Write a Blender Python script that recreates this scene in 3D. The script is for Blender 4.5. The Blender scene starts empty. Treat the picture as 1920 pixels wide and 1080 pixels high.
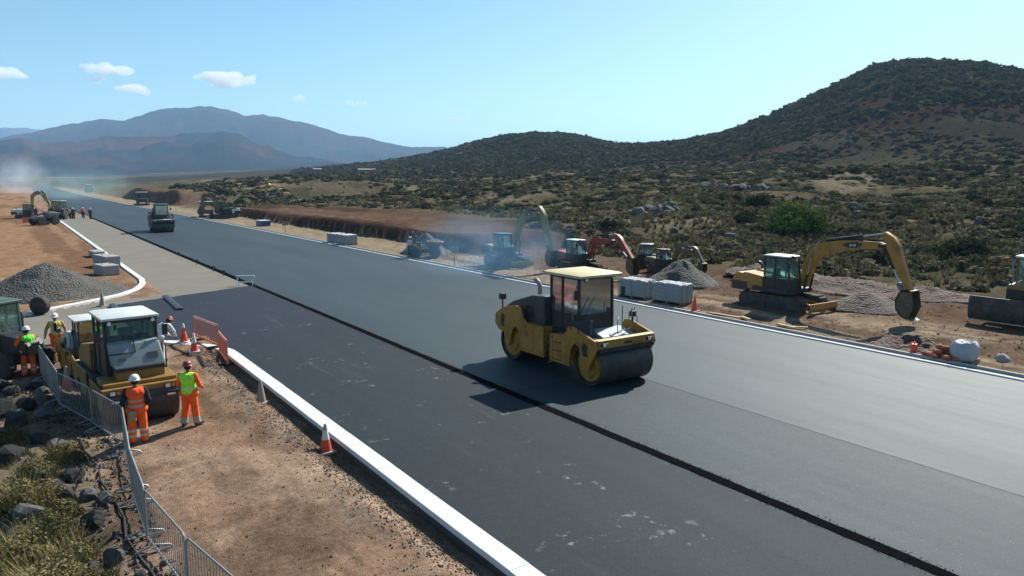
import bpy, bmesh, math, random
import numpy as np
from mathutils import Matrix, Vector, Euler

random.seed(7)
np.random.seed(7)
R = math.radians
SC = bpy.context.scene
COL = SC.collection

# ------------------------------------------------------------------ camera, sky, sun, exposure
CAM_H = 6.7
PITCH = math.atan(204 / 1400.0)
YAW = math.atan(960 * math.cos(PITCH) / 1400.0)          # the camera looks this far to the right of the road (+Y)
cam = bpy.data.cameras.new('camera')
cam.sensor_width = 36.0
cam.lens = 36.0 * 1400 / 1920
cam.clip_start = 0.1
cam.clip_end = 60000
cam_o = bpy.data.objects.new('camera', cam)
COL.objects.link(cam_o)
cam_o.location = (0, 0, CAM_H)
cam_o.rotation_euler = (R(90) - PITCH, 0, -YAW)
SC.camera = cam_o

SUN_EL = R(39.0)
SUN_AZ = R(69.0)                                          # from +Y (the road) towards +X
world = bpy.data.worlds.new('World')
SC.world = world
world.use_nodes = True
wn = world.node_tree
bg = wn.nodes['Background']
sky = wn.nodes.new('ShaderNodeTexSky')
sky.sky_type = 'NISHITA'
sky.sun_disc = False
sky.sun_elevation = SUN_EL
sky.sun_rotation = SUN_AZ
sky.altitude = 1200
sky.air_density = 1.0
sky.dust_density = 1.5
sky.ozone_density = 2.2
tint = wn.nodes.new('ShaderNodeMix')                       # the photograph's cool daylight
tint.data_type = 'RGBA'
tint.blend_type = 'MULTIPLY'
tint.inputs[0].default_value = 1.0
tint.inputs[7].default_value = (0.94, 1.17, 1.12, 1)
wn.links.new(sky.outputs[0], tint.inputs[6])
wn.links.new(tint.outputs[2], bg.inputs[0])
bg.inputs[1].default_value = 0.07
sun = bpy.data.lights.new('sun', 'SUN')
sun.energy = 5.0
sun.angle = R(0.53)
sun.color = (1.0, 0.95, 0.87)
sun_o = bpy.data.objects.new('sun', sun)
COL.objects.link(sun_o)
sd = Vector((math.sin(SUN_AZ) * math.cos(SUN_EL), math.cos(SUN_AZ) * math.cos(SUN_EL), math.sin(SUN_EL)))
sun_o.rotation_euler = (-sd).to_track_quat('-Z', 'Y').to_euler()
sun_o.location = sd * 100
SC.view_settings.view_transform = 'Standard'
SC.view_settings.look = 'None'
SC.view_settings.exposure = 0.9
SC.view_settings.gamma = 1.0
SC.view_settings.use_curve_mapping = False
SC.cycles.max_bounces = 10
SC.cycles.transparent_max_bounces = 24
SC.cycles.volume_bounces = 6

# ------------------------------------------------------------------ helpers
def tag(o, label=None, cat=None, group=None, kind=None):
    if label: o['label'] = label
    if cat: o['category'] = cat
    if group: o['group'] = group
    if kind: o['kind'] = kind
    return o

def thing(name, label, cat, loc=(0, 0, 0), rz=0.0, group=None, scale=1.0):
    o = bpy.data.objects.new(name, None)
    COL.objects.link(o)
    o.empty_display_size = 0.3
    o.location = loc
    o.rotation_euler = (0, 0, rz)
    o.scale = (scale,) * 3
    return tag(o, label, cat, group)

def copy_tree(o, parent=None):
    c = o.copy()
    COL.objects.link(c)
    if parent is not None:
        c.parent = parent
    for ch in o.children:
        copy_tree(ch, c)
    return c

class MB:
    """collects shapes; build() links them as one mesh object"""
    def __init__(s):
        s.v = []
        s.f = []
        s.M = Matrix.Identity(4)
    def add(s, vs, fs):
        b = len(s.v)
        M = s.M
        s.v += [tuple(M @ Vector(p)) for p in vs]
        s.f += [tuple(i + b for i in f) for f in fs]
        return s
    def box(s, cx, cy, cz, sx, sy, sz, rot=None, taper=1.0):
        hx, hy, hz = sx / 2, sy / 2, sz / 2
        vs = [(-hx, -hy, -hz), (hx, -hy, -hz), (hx, hy, -hz), (-hx, hy, -hz),
              (-hx * taper, -hy * taper, hz), (hx * taper, -hy * taper, hz), (hx * taper, hy * taper, hz), (-hx * taper, hy * taper, hz)]
        if rot:
            E = Euler(rot).to_matrix()
            vs = [E @ Vector(p) for p in vs]
        vs = [(p[0] + cx, p[1] + cy, p[2] + cz) for p in vs]
        return s.add(vs, [(3, 2, 1, 0), (4, 5, 6, 7), (0, 1, 5, 4), (1, 2, 6, 5), (2, 3, 7, 6), (3, 0, 4, 7)])
    def span(s, x0, x1, y0, y1, z0, z1):
        return s.box((x0 + x1) / 2, (y0 + y1) / 2, (z0 + z1) / 2, x1 - x0, y1 - y0, z1 - z0)
    def prism_x(s, pts, x0, x1):
        """polygon in (y, z) pushed along x"""
        n = len(pts)
        vs = [(x0, p[0], p[1]) for p in pts] + [(x1, p[0], p[1]) for p in pts]
        fs = [tuple(range(n))[::-1], tuple(range(n, 2 * n))] + [(i, (i + 1) % n, n + (i + 1) % n, n + i) for i in range(n)]
        return s.add(vs, fs)
    def prism_z(s, pts, z0, z1):
        n = len(pts)
        vs = [(p[0], p[1], z0) for p in pts] + [(p[0], p[1], z1) for p in pts]
        fs = [tuple(range(n))[::-1], tuple(range(n, 2 * n))] + [(i, (i + 1) % n, n + (i + 1) % n, n + i) for i in range(n)]
        return s.add(vs, fs)
    def rings(s, rs, cap0=True, cap1=True, closed=False):
        n = len(rs[0])
        vs = [p for r in rs for p in r]
        fs = []
        m = len(rs)
        for k in range(m if closed else m - 1):
            a, b = k * n, ((k + 1) % m) * n
            for i in range(n):
                j = (i + 1) % n
                fs.append((a + i, a + j, b + j, b + i))
        if cap0 and not closed: fs.append(tuple(range(n))[::-1])
        if cap1 and not closed: fs.append(tuple(range((m - 1) * n, m * n)))
        return s.add(vs, fs)
    def cyl(s, p0, p1, r0, r1=None, n=14, cap=True):
        if r1 is None: r1 = r0
        p0, p1 = Vector(p0), Vector(p1)
        d = (p1 - p0).normalized()
        a = d.orthogonal().normalized()
        b = d.cross(a)
        def ring(c, r): return [tuple(c + a * math.cos(2 * math.pi * i / n) * r + b * math.sin(2 * math.pi * i / n) * r) for i in range(n)]
        return s.rings([ring(p0, r0), ring(p1, r1)], cap, cap)
    def tube(s, path, r, n=8, closed=False):
        P = [Vector(p) for p in path]
        rs = []
        up = None
        m = len(P)
        for k in range(m):
            if closed: d = (P[(k + 1) % m] - P[k - 1]).normalized()
            else: d = (P[min(k + 1, m - 1)] - P[max(k - 1, 0)]).normalized()
            if up is None: up = d.orthogonal().normalized()
            a = (up - d * up.dot(d)).normalized()
            up = a
            b = d.cross(a)
            rr = r[k] if isinstance(r, (list, tuple)) else r
            rs.append([tuple(P[k] + a * math.cos(2 * math.pi * i / n) * rr + b * math.sin(2 * math.pi * i / n) * rr) for i in range(n)])
        return s.rings(rs, closed=closed)
    def lathe_x(s, prof, y, z, n=32):
        """profile [(x, r)] turned round the x axis through (y, z)"""
        rs = [[(x, y + r * math.cos(2 * math.pi * i / n), z + r * math.sin(2 * math.pi * i / n)) for i in range(n)] for x, r in prof]
        return s.rings(rs)
    def lathe_z(s, prof, x, y, n=16):
        """profile [(r, z)] turned round the z axis through (x, y)"""
        rs = [[(x + r * math.cos(2 * math.pi * i / n), y + r * math.sin(2 * math.pi * i / n), z) for i in range(n)] for r, z in prof]
        return s.rings(rs)
    def ball(s, c, r, sc=(1, 1, 1), n=12, m=8):
        rs = []
        for k in range(1, m):
            t = math.pi * k / m
            rs.append([(c[0] + r * sc[0] * math.sin(t) * math.cos(2 * math.pi * i / n), c[1] + r * sc[1] * math.sin(t) * math.sin(2 * math.pi * i / n), c[2] + r * sc[2] * math.cos(t)) for i in range(n)])
        return s.rings(rs)
    def caps(s, p0, p1, r0, r1=None, n=12):
        """a tapered capsule"""
        if r1 is None: r1 = r0
        P0, P1 = Vector(p0), Vector(p1)
        d = (P1 - P0)
        if d.length < 1e-6: d = Vector((0, 0, 1))
        d.normalize()
        a = d.orthogonal().normalized()
        b = d.cross(a)
        rs = []
        def ring(c, r): rs.append([tuple(c + a * math.cos(2 * math.pi * i / n) * r + b * math.sin(2 * math.pi * i / n) * r) for i in range(n)])
        for t in (80, 50, 20): ring(P0 - d * r0 * math.sin(R(t)), r0 * math.cos(R(t)))
        for t in (20, 50, 80): ring(P1 + d * r1 * math.sin(R(t)), r1 * math.cos(R(t)))
        return s.rings(rs)
    def build(s, name, mat, parent=None, bevel=0.0, smooth=35, seg=2):
        me = bpy.data.meshes.new(name)
        me.from_pydata(s.v, [], s.f)
        bm = bmesh.new()
        bm.from_mesh(me)
        bmesh.ops.recalc_face_normals(bm, faces=bm.faces)
        bm.to_mesh(me)
        bm.free()
        if smooth:
            me.polygons.foreach_set('use_smooth', [True] * len(me.polygons))
            me.set_sharp_from_angle(angle=R(smooth))
        if mat: me.materials.append(mat)
        o = bpy.data.objects.new(name, me)
        COL.objects.link(o)
        if parent is not None: o.parent = parent
        if bevel:
            m = o.modifiers.new('bevel', 'BEVEL')
            m.width = bevel
            m.segments = seg
            m.limit_method = 'ANGLE'
            m.angle_limit = R(40)
            m.harden_normals = True
        return o

def np_mesh(name, verts, faces, mat, cols=None, smooth=False, parent=None):
    """mesh from numpy arrays; faces is (n, 3) or (n, 4); cols per vertex (n, 3)"""
    me = bpy.data.meshes.new(name)
    k = faces.shape[1]
    me.vertices.add(len(verts))
    me.vertices.foreach_set('co', np.ascontiguousarray(verts, dtype=np.float32).ravel())
    me.loops.add(faces.size)
    me.loops.foreach_set('vertex_index', np.ascontiguousarray(faces, dtype=np.int32).ravel())
    me.polygons.add(len(faces))
    me.polygons.foreach_set('loop_start', np.arange(0, faces.size, k, dtype=np.int32))
    me.polygons.foreach_set('use_smooth', np.full(len(faces), bool(smooth)))
    me.update(calc_edges=True)
    if cols is not None:
        ca = me.color_attributes.new('Col', 'FLOAT_COLOR', 'POINT')
        c4 = np.ones((len(verts), 4), dtype=np.float32)
        c4[:, :3] = cols
        ca.data.foreach_set('color', c4.ravel())
    me.materials.append(mat)
    o = bpy.data.objects.new(name, me)
    COL.objects.link(o)
    if parent is not None: o.parent = parent
    return o

# ------------------------------------------------------------------ noise
def _hash(ix, iy, seed):
    n = (ix.astype(np.int64) * 374761393 + iy.astype(np.int64) * 668265263 + seed * 1442695041) & 0xffffffff
    n = ((n ^ (n >> 13)) * 1274126177) & 0xffffffff
    n = ((n ^ (n >> 16)) * 2246822519) & 0xffffffff
    return ((n ^ (n >> 15)) & 0xffffff) / float(0xffffff)
def vnoise(x, y, seed=0):
    x = np.asarray(x, dtype=float); y = np.asarray(y, dtype=float)
    ix, iy = np.floor(x), np.floor(y)
    fx, fy = x - ix, y - iy
    fx = fx * fx * fx * (fx * (fx * 6 - 15) + 10); fy = fy * fy * fy * (fy * (fy * 6 - 15) + 10)
    a = _hash(ix, iy, seed); b = _hash(ix + 1, iy, seed); c = _hash(ix, iy + 1, seed); d = _hash(ix + 1, iy + 1, seed)
    return (a + (b - a) * fx) * (1 - fy) + (c + (d - c) * fx) * fy
def fbm(x, y, seed=0, oct=4, gain=0.5):
    t = 0; a = 1.0; tot = 0; x = np.asarray(x, dtype=float); y = np.asarray(y, dtype=float)
    for k in range(oct):
        t = t + a * vnoise(x, y, seed + k * 17); tot += a; a *= gain
        x, y = x * 2.03 + 11.3, y * 2.03 - 7.1
    return t / tot
def sstep(a, b, x):
    t = np.clip((np.asarray(x, dtype=float) - a) / (b - a), 0, 1)
    return t * t * (3 - 2 * t)

# ------------------------------------------------------------------ materials
def nodes_of(name):
    m = bpy.data.materials.new(name)
    m.use_nodes = True
    nt = m.node_tree
    return m, nt, nt.nodes['Principled BSDF']
def N(nt, kind, **kw):
    n = nt.nodes.new(kind)
    for k, v in kw.items():
        if k.startswith('i_'):
            n.inputs[k[2:].replace('_', ' ')].default_value = v
        else:
            setattr(n, k, v)
    return n
def mixc(nt, fac, a, b):
    n = nt.nodes.new('ShaderNodeMix')
    n.data_type = 'RGBA'
    for sock, val in ((0, fac), (6, a), (7, b)):
        if hasattr(val, 'type') and hasattr(val, 'is_linked'): nt.links.new(val, n.inputs[sock])
        elif isinstance(val, (int, float)): n.inputs[sock].default_value = val
        else: n.inputs[sock].default_value = (*val[:3], 1)
    return n.outputs[2]
def ramp(nt, src, stops):
    n = nt.nodes.new('ShaderNodeValToRGB')
    el = n.color_ramp.elements
    while len(el) < len(stops): el.new(0.5)
    for e, (p, c) in zip(el, stops):
        e.position = p
        e.color = (c, c, c, 1) if isinstance(c, (int, float)) else (*c, 1)
    nt.links.new(src, n.inputs[0])
    return n.outputs[0]
def noise(nt, scale, detail=4, rough=0.55, coord='Object', dist=0.0, vec=None):
    n = N(nt, 'ShaderNodeTexNoise')
    n.inputs['Scale'].default_value = scale
    n.inputs['Detail'].default_value = detail
    n.inputs['Roughness'].default_value = rough
    n.inputs['Distortion'].default_value = dist
    if vec is None:
        tc = N(nt, 'ShaderNodeTexCoord')
        vec = tc.outputs[coord]
    nt.links.new(vec, n.inputs['Vector'])
    return n.outputs['Fac']
def bump(nt, b, height, strength, dist=0.02):
    n = N(nt, 'ShaderNodeBump')
    n.inputs['Strength'].default_value = strength
    n.inputs['Distance'].default_value = dist
    nt.links.new(height, n.inputs['Height'])
    nt.links.new(n.outputs[0], b.inputs['Normal'])

DUST = (0.23, 0.165, 0.11)
def paint(name, col, rough=0.45, metal=0.0, dirt=0.35, var=0.12, spec=0.4, scale=3.0, grime=0.0):
    """painted or plain machine surface with worn, dusty patches"""
    m, nt, b = nodes_of(name)
    n1 = noise(nt, scale, 5, 0.6)
    n2 = noise(nt, scale * 7, 4, 0.6)
    c = mixc(nt, ramp(nt, n1, [(0.35, 0.0), (0.7, 1.0)]), tuple(k * (1 - var) for k in col), tuple(min(1, k * (1 + var)) for k in col))
    mul = N(nt, 'ShaderNodeMath', operation='MULTIPLY')
    nt.links.new(ramp(nt, n1, [(0.42, 0.0), (0.68, 1.0)]), mul.inputs[0])
    nt.links.new(ramp(nt, n2, [(0.38, 0.0), (0.62, 1.0)]), mul.inputs[1])
    mul2 = N(nt, 'ShaderNodeMath', operation='MULTIPLY')
    nt.links.new(mul.outputs[0], mul2.inputs[0])
    mul2.inputs[1].default_value = dirt
    c = mixc(nt, mul2.outputs[0], c, DUST)
    if grime:                                              # tar and oil streaks
        mp = N(nt, 'ShaderNodeMapping'); tc = N(nt, 'ShaderNodeTexCoord')
        nt.links.new(tc.outputs['Object'], mp.inputs[0]); mp.inputs['Scale'].default_value = (1, 1, 0.7)
        g = ramp(nt, noise(nt, 2.6, 8, 0.72, vec=mp.outputs[0]), [(0.5, 0.0), (0.7, grime)])
        c = mixc(nt, g, c, (0.03, 0.024, 0.016))
    nt.links.new(c, b.inputs['Base Color'])
    rr = N(nt, 'ShaderNodeMath', operation='MULTIPLY_ADD')
    nt.links.new(n2, rr.inputs[0])
    rr.inputs[1].default_value = 0.25
    rr.inputs[2].default_value = rough - 0.1
    nt.links.new(rr.outputs[0], b.inputs['Roughness'])
    b.inputs['Metallic'].default_value = metal
    b.inputs['Specular IOR Level'].default_value = spec
    return m
def cloth(name, col, bands=None, band_col=(0.5, 0.52, 0.5), rough=0.85, var=0.2):
    """cloth; bands = [(z0, z1)] of reflective tape in the garment's own height"""
    m, nt, b = nodes_of(name)
    n1 = noise(nt, 9, 4, 0.6)
    c = mixc(nt, ramp(nt, n1, [(0.3, 0.0), (0.7, 1.0)]), tuple(k * (1 - var) for k in col), tuple(min(1, k * (1 + var)) for k in col))
    if bands:
        tc = N(nt, 'ShaderNodeTexCoord')
        sx = N(nt, 'ShaderNodeSeparateXYZ')
        nt.links.new(tc.outputs['Object'], sx.inputs[0])
        for z0, z1 in bands:
            a = N(nt, 'ShaderNodeMath', operation='COMPARE')
            nt.links.new(sx.outputs[2], a.inputs[0])
            a.inputs[1].default_value = (z0 + z1) / 2
            a.inputs[2].default_value = (z1 - z0) / 2
            c = mixc(nt, a.outputs[0], c, band_col)
    nt.links.new(c, b.inputs['Base Color'])
    b.inputs['Roughness'].default_value = rough
    b.inputs['Specular IOR Level'].default_value = 0.2
    bump(nt, b, noise(nt, 14, 3, 0.5), 0.6, 0.03)
    return m
def glass(name, tint=(0.5, 0.72, 0.72), refl=0.12):
    m = bpy.data.materials.new(name)
    m.use_nodes = True
    nt = m.node_tree
    nt.nodes.remove(nt.nodes['Principled BSDF'])
    out = nt.nodes['Material Output']
    t = N(nt, 'ShaderNodeBsdfTransparent')
    t.inputs[0].default_value = (*tint, 1)
    g = N(nt, 'ShaderNodeBsdfGlossy')
    g.inputs['Roughness'].default_value = 0.06
    g.inputs[0].default_value = (0.9, 0.97, 0.97, 1)
    d = N(nt, 'ShaderNodeBsdfDiffuse')
    d.inputs[0].default_value = (0.3, 0.36, 0.36, 1)
    lw = N(nt, 'ShaderNodeLayerWeight')
    lw.inputs[0].default_value = 0.35
    mx = N(nt, 'ShaderNodeMath', operation='MULTIPLY_ADD')
    nt.links.new(lw.outputs['Facing'], mx.inputs[0])
    mx.inputs[1].default_value = 0.35
    mx.inputs[2].default_value = refl
    ms = N(nt, 'ShaderNodeMixShader')
    nt.links.new(mx.outputs[0], ms.inputs[0])
    nt.links.new(t.outputs[0], ms.inputs[1])
    nt.links.new(g.outputs[0], ms.inputs[2])
    m2 = N(nt, 'ShaderNodeMixShader')
    nt.links.new(ramp(nt, noise(nt, 3, 4), [(0.35, 0.03), (0.75, 0.22)]), m2.inputs[0])
    nt.links.new(ms.outputs[0], m2.inputs[1])
    nt.links.new(d.outputs[0], m2.inputs[2])
    nt.links.new(m2.outputs[0], out.inputs[0])
    return m

M = {}
M['yellow'] = paint('machine_yellow', (0.4, 0.185, 0.018), 0.45, dirt=0.55, grime=0.7)
M['yellow_pale'] = paint('roof_pale_yellow', (0.5, 0.44, 0.24), 0.5, dirt=0.25)
M['orange_paint'] = paint('machine_amber', (0.24, 0.125, 0.02), 0.45, dirt=0.5, grime=0.6)
M['black'] = paint('machine_black', (0.018, 0.02, 0.023), 0.45, dirt=0.12)
M['charcoal'] = paint('machine_charcoal', (0.035, 0.042, 0.05), 0.5, dirt=0.12)
M['white'] = paint('machine_white', (0.52, 0.56, 0.54), 0.45, dirt=0.3)
M['hood_white'] = paint('hood_white', (0.36, 0.41, 0.41), 0.5, dirt=0.2)
M['hood_grey'] = paint('hood_grey', (0.2, 0.24, 0.245), 0.5, dirt=0.2)
M['dull_red'] = paint('machine_dull_red', (0.11, 0.03, 0.024), 0.5, dirt=0.4)
M['red_paint'] = paint('machine_red', (0.26, 0.035, 0.022), 0.45, dirt=0.25)
M['blue_paint'] = paint('machine_blue', (0.025, 0.07, 0.14), 0.45, dirt=0.2)
M['green_paint'] = paint('machine_green', (0.045, 0.085, 0.065), 0.45, dirt=0.2)
M['brown_paint'] = paint('machine_brown', (0.11, 0.085, 0.05), 0.5, dirt=0.4)
M['olive_paint'] = paint('machine_olive', (0.2, 0.19, 0.06), 0.5, dirt=0.4)
M['grey_paint'] = paint('machine_grey', (0.2, 0.21, 0.21), 0.5, dirt=0.3)
M['steel'] = paint('drum_steel', (0.045, 0.043, 0.04), 0.5, metal=0.3, dirt=0.3, scale=2)
M['bright_steel'] = paint('bright_steel', (0.5, 0.5, 0.5), 0.25, metal=0.9, dirt=0.1)
M['galv'] = paint('galvanised_steel', (0.27, 0.28, 0.285), 0.5, metal=0.5, dirt=0.1)
M['track'] = paint('track_rubber', (0.035, 0.032, 0.03), 0.8, dirt=0.75)
M['rubber'] = paint('rubber', (0.015, 0.015, 0.016), 0.75, dirt=0.25)
M['bucket'] = paint('bucket_steel', (0.09, 0.075, 0.045), 0.6, metal=0.2, dirt=0.6)
M['glass'] = glass('cab_glass', (0.13, 0.28, 0.3), 0.28)
M['glass_clear'] = glass('cab_glass_clear', (0.62, 0.78, 0.76), 0.08)
M['lamp'] = paint('lamp_lens', (0.75, 0.75, 0.7), 0.2, dirt=0.1)
M['amber'] = paint('amber_lens', (0.6, 0.25, 0.02), 0.3, dirt=0.1)
M['red_lens'] = paint('red_lens', (0.4, 0.03, 0.02), 0.3, dirt=0.1)
M['seat'] = paint('seat_vinyl', (0.02, 0.022, 0.025), 0.6, dirt=0.15)
M['cone_red'] = paint('cone_orange_red', (0.62, 0.075, 0.035), 0.6, dirt=0.35, scale=8)
M['cone_pink'] = paint('cone_faded_red', (0.6, 0.13, 0.1), 0.6, dirt=0.35, scale=8)
M['cone_white'] = paint('cone_white', (0.6, 0.58, 0.55), 0.6, dirt=0.5, scale=8)
M['cone_grey'] = paint('cone_grey', (0.27, 0.24, 0.22), 0.7, dirt=0.4, scale=8)
M['barrier_red'] = paint('barrier_orange', (0.55, 0.17, 0.1), 0.6, dirt=0.4, scale=6)
M['wood'] = paint('timber', (0.33, 0.23, 0.13), 0.8, dirt=0.3, var=0.3, scale=5)
M['pallet'] = paint('grey_timber', (0.2, 0.16, 0.12), 0.85, dirt=0.4, var=0.3, scale=5)
M['concrete'] = paint('concrete', (0.27, 0.27, 0.255), 0.85, dirt=0.3, scale=2.5)
M['block_wrap'] = paint('block_wrap', (0.25, 0.27, 0.275), 0.55, dirt=0.15, scale=4)
M['bag_white'] = paint('woven_bag_white', (0.37, 0.39, 0.41), 0.7, dirt=0.2, scale=5)
M['skin'] = cloth('skin', (0.2, 0.105, 0.065), rough=0.6, var=0.1)
M['hat_white'] = paint('helmet_white', (0.7, 0.7, 0.68), 0.35, dirt=0.1)
M['hat_red'] = paint('helmet_dark_red', (0.22, 0.03, 0.025), 0.4, dirt=0.2)
M['boot'] = paint('boots', (0.045, 0.033, 0.025), 0.8, dirt=0.6, scale=10)
M['dark_cloth'] = cloth('dark_cloth', (0.02, 0.02, 0.022))
M['orange_cloth'] = cloth('orange_cloth', (0.72, 0.12, 0.02))

# ------------------------------------------------------------------ terrain
RIDGE = np.array([(10, .004), (18.39, .0094), (23.77, .0178), (25.74, .0228), (27.73, .0291), (29.74, .0368), (31.75, .0458), (33.76, .0534), (35.77, .0562), (38.17, .0547), (39.77, .0504), (41.76, .042), (43.34, .0405), (44.9, .043), (46.44, .0441), (49.08, .0503), (51.28, .0616), (52.71, .0702), (54.45, .0842), (56.14, .0977), (57.78, .1115), (59.37, .1253), (61.25, .1300), (63.72, .1262), (65.78, .1205), (67.8, .1085), (74, .085), (84, .05), (100, .01), (130, 0.0)])
RDIST = np.array([(10, 1100), (24, 1050), (35, 900), (43, 820), (50, 700), (61, 640), (70, 600), (130, 600)])
KX = 7.15        # near kerb, inner edge

def ridge_h(az):
    a = np.clip(az, 10, 130)
    return np.interp(a, RIDGE[:, 0], RIDGE[:, 1]) * np.interp(a, RDIST[:, 0], RDIST[:, 1]) + CAM_H
def road_shift(y):
    return np.clip(np.asarray(y, dtype=float) - 220, 0, None) ** 2 * 3.2e-5

def terrain(x, y, fine=True):
    x = np.asarray(x, dtype=float); y = np.asarray(y, dtype=float)
    r = np.hypot(x, y)
    az = np.degrees(np.arctan2(x, y))
    xr = x - road_shift(y)
    # scrub slope to the right of the road
    d = np.clip(xr - 40, 0, 330)
    h = 0.058 * d * sstep(0, 25, d)
    u = sstep(40, 75, xr)
    h = h + u * (fbm(x / 34, y / 34, 3, 3) - 0.5) * 4.2 + u * (fbm(x / 9, y / 9, 5, 3) - 0.5) * 1.3
    # a low rocky rise
    h = h + 2.6 * np.exp(-((x - 96) ** 2 + (y - 82) ** 2) / 260.0)
    # the hills behind
    R0 = np.interp(np.clip(az, 10, 130), RDIST[:, 0], RDIST[:, 1])
    rh = ridge_h(az)
    base = np.clip(h, 0, 20)
    t = np.clip((r - 0.42 * R0) / (0.58 * R0), 0, 2.2)
    s = np.where(t < 1, np.sin(np.clip(t, 0, 1) * math.pi / 2) ** 1.7, np.cos(np.clip(t - 1, 0, 1.2) * math.pi / 2.4) ** 1.2 * 1.0)
    on = sstep(9, 20, az) * (1 - sstep(100, 128, az))
    hill = np.clip(rh - base, 0, None) * np.nan_to_num(s) * on
    rough = (fbm(x / 60, y / 60, 9, 4) - 0.5) * 2
    h = h + hill * (1 + 0.16 * rough * (1 - np.clip(s, 0, 1) ** 6)) + sstep(0.05, 0.4, t) * on * (fbm(x / 11, y / 11, 21, 3) - 0.5) * 2.2
    # far plain lifts gently
    h = h + 0.0085 * np.clip(r - 900, 0, 4000)
    # cut bank beside the road (plateau beyond it)
    edge = 35.2 + (fbm(y / 7.0, x * 0 + 2, 31, 3) - 0.5) * 1.5
    bank = (sstep(0, .9, xr - edge) * .88 + sstep(3.2, 6.5, xr - edge + (fbm(x / 7, y / 7, 37, 2) - .5) * 3) * .2) * sstep(57.5, 60.5, y + (xr - 36) * 0.1) * (1 - sstep(150, 165, y)) * (1 - sstep(62, 80, xr))
    bank2 = sstep(36, 39, xr) * sstep(205, 214, y) * (1 - sstep(300, 330, y)) * (1 - sstep(90, 120, xr))
    h = np.maximum(h, bank * (1.55 + (fbm(x / 8, y / 8, 41, 3) - 0.5) * .8)) + bank2 * (3.2 + (fbm(x / 15, y / 15, 41, 3) - 0.5) * 3)
    # spoil beside the right verge, and shallow ruts
    v = sstep(29.2, 31, xr) * (1 - sstep(44, 52, xr))
    h = h + v * ((fbm(x / 2.2, y / 5.0, 51, 3) - 0.5) * 0.34 + (fbm(x / 0.7, y / 1.4, 53, 2) - 0.5) * 0.1)
    h = h + 0.3 * np.exp(-((x - 41.2) ** 2 / 5.0 + (y - 22.5) ** 2 / 50.0)) + 0.4 * np.exp(-((x - 43) ** 2 / 6.0 + (y - 31) ** 2 / 40.0))
    # left: dirt work strip, bank of rubble beyond the barrier
    lv = 1 - sstep(6.2, 6.8, x)
    n = (fbm(x / 0.9, y / 0.9, 61, 4) - 0.5) * 0.11 + (fbm(x / 3.5, y / 3.5, 63, 2) - 0.5) * 0.10
    h = np.where(x < 7, n * lv, h)
    rub = (1 - sstep(0.6, 2.0, x)) * (1 - sstep(26, 31, y))
    h = h + rub * ((fbm(x / 1.1, y / 1.1, 71, 4) - 0.45) * 0.75)
    lf = 1 - sstep(-60, -14, x)
    h = h + lf * (fbm(x / 20, y / 20, 73, 3) - 0.4) * 3
    # dug strip against the back of the near kerb
    if fine:
        w = 0.35 + 0.5 * fbm(y / 0.8, y * 0 + 5, 77, 3)
        dig = sstep(6.72 - w - 0.35, 6.72 - w * 0.55, x) * (x < 7.2) * (1 - sstep(28.5, 31, y)) * (y > -20)
        h = h - 0.27 * dig
    # under the road
    on_road = (xr > 6.9) & (xr < 28.45) & (y < 1000) & ~((xr < 7.55) & (y > 48) & (y < 1000))
    junction = (x < 7.6) & (x > -13) & (y > 33.7 - 0.12 * np.clip(1 - x, 0, 20)) & (y < 42.6 + np.clip((x + 0.5) * 0.92, -12, 4.5))
    h = np.where(on_road | junction, -0.16, h)
    return h
def tz(x, y):
    return float(terrain(np.array([x]), np.array([y]))[0])

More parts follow.
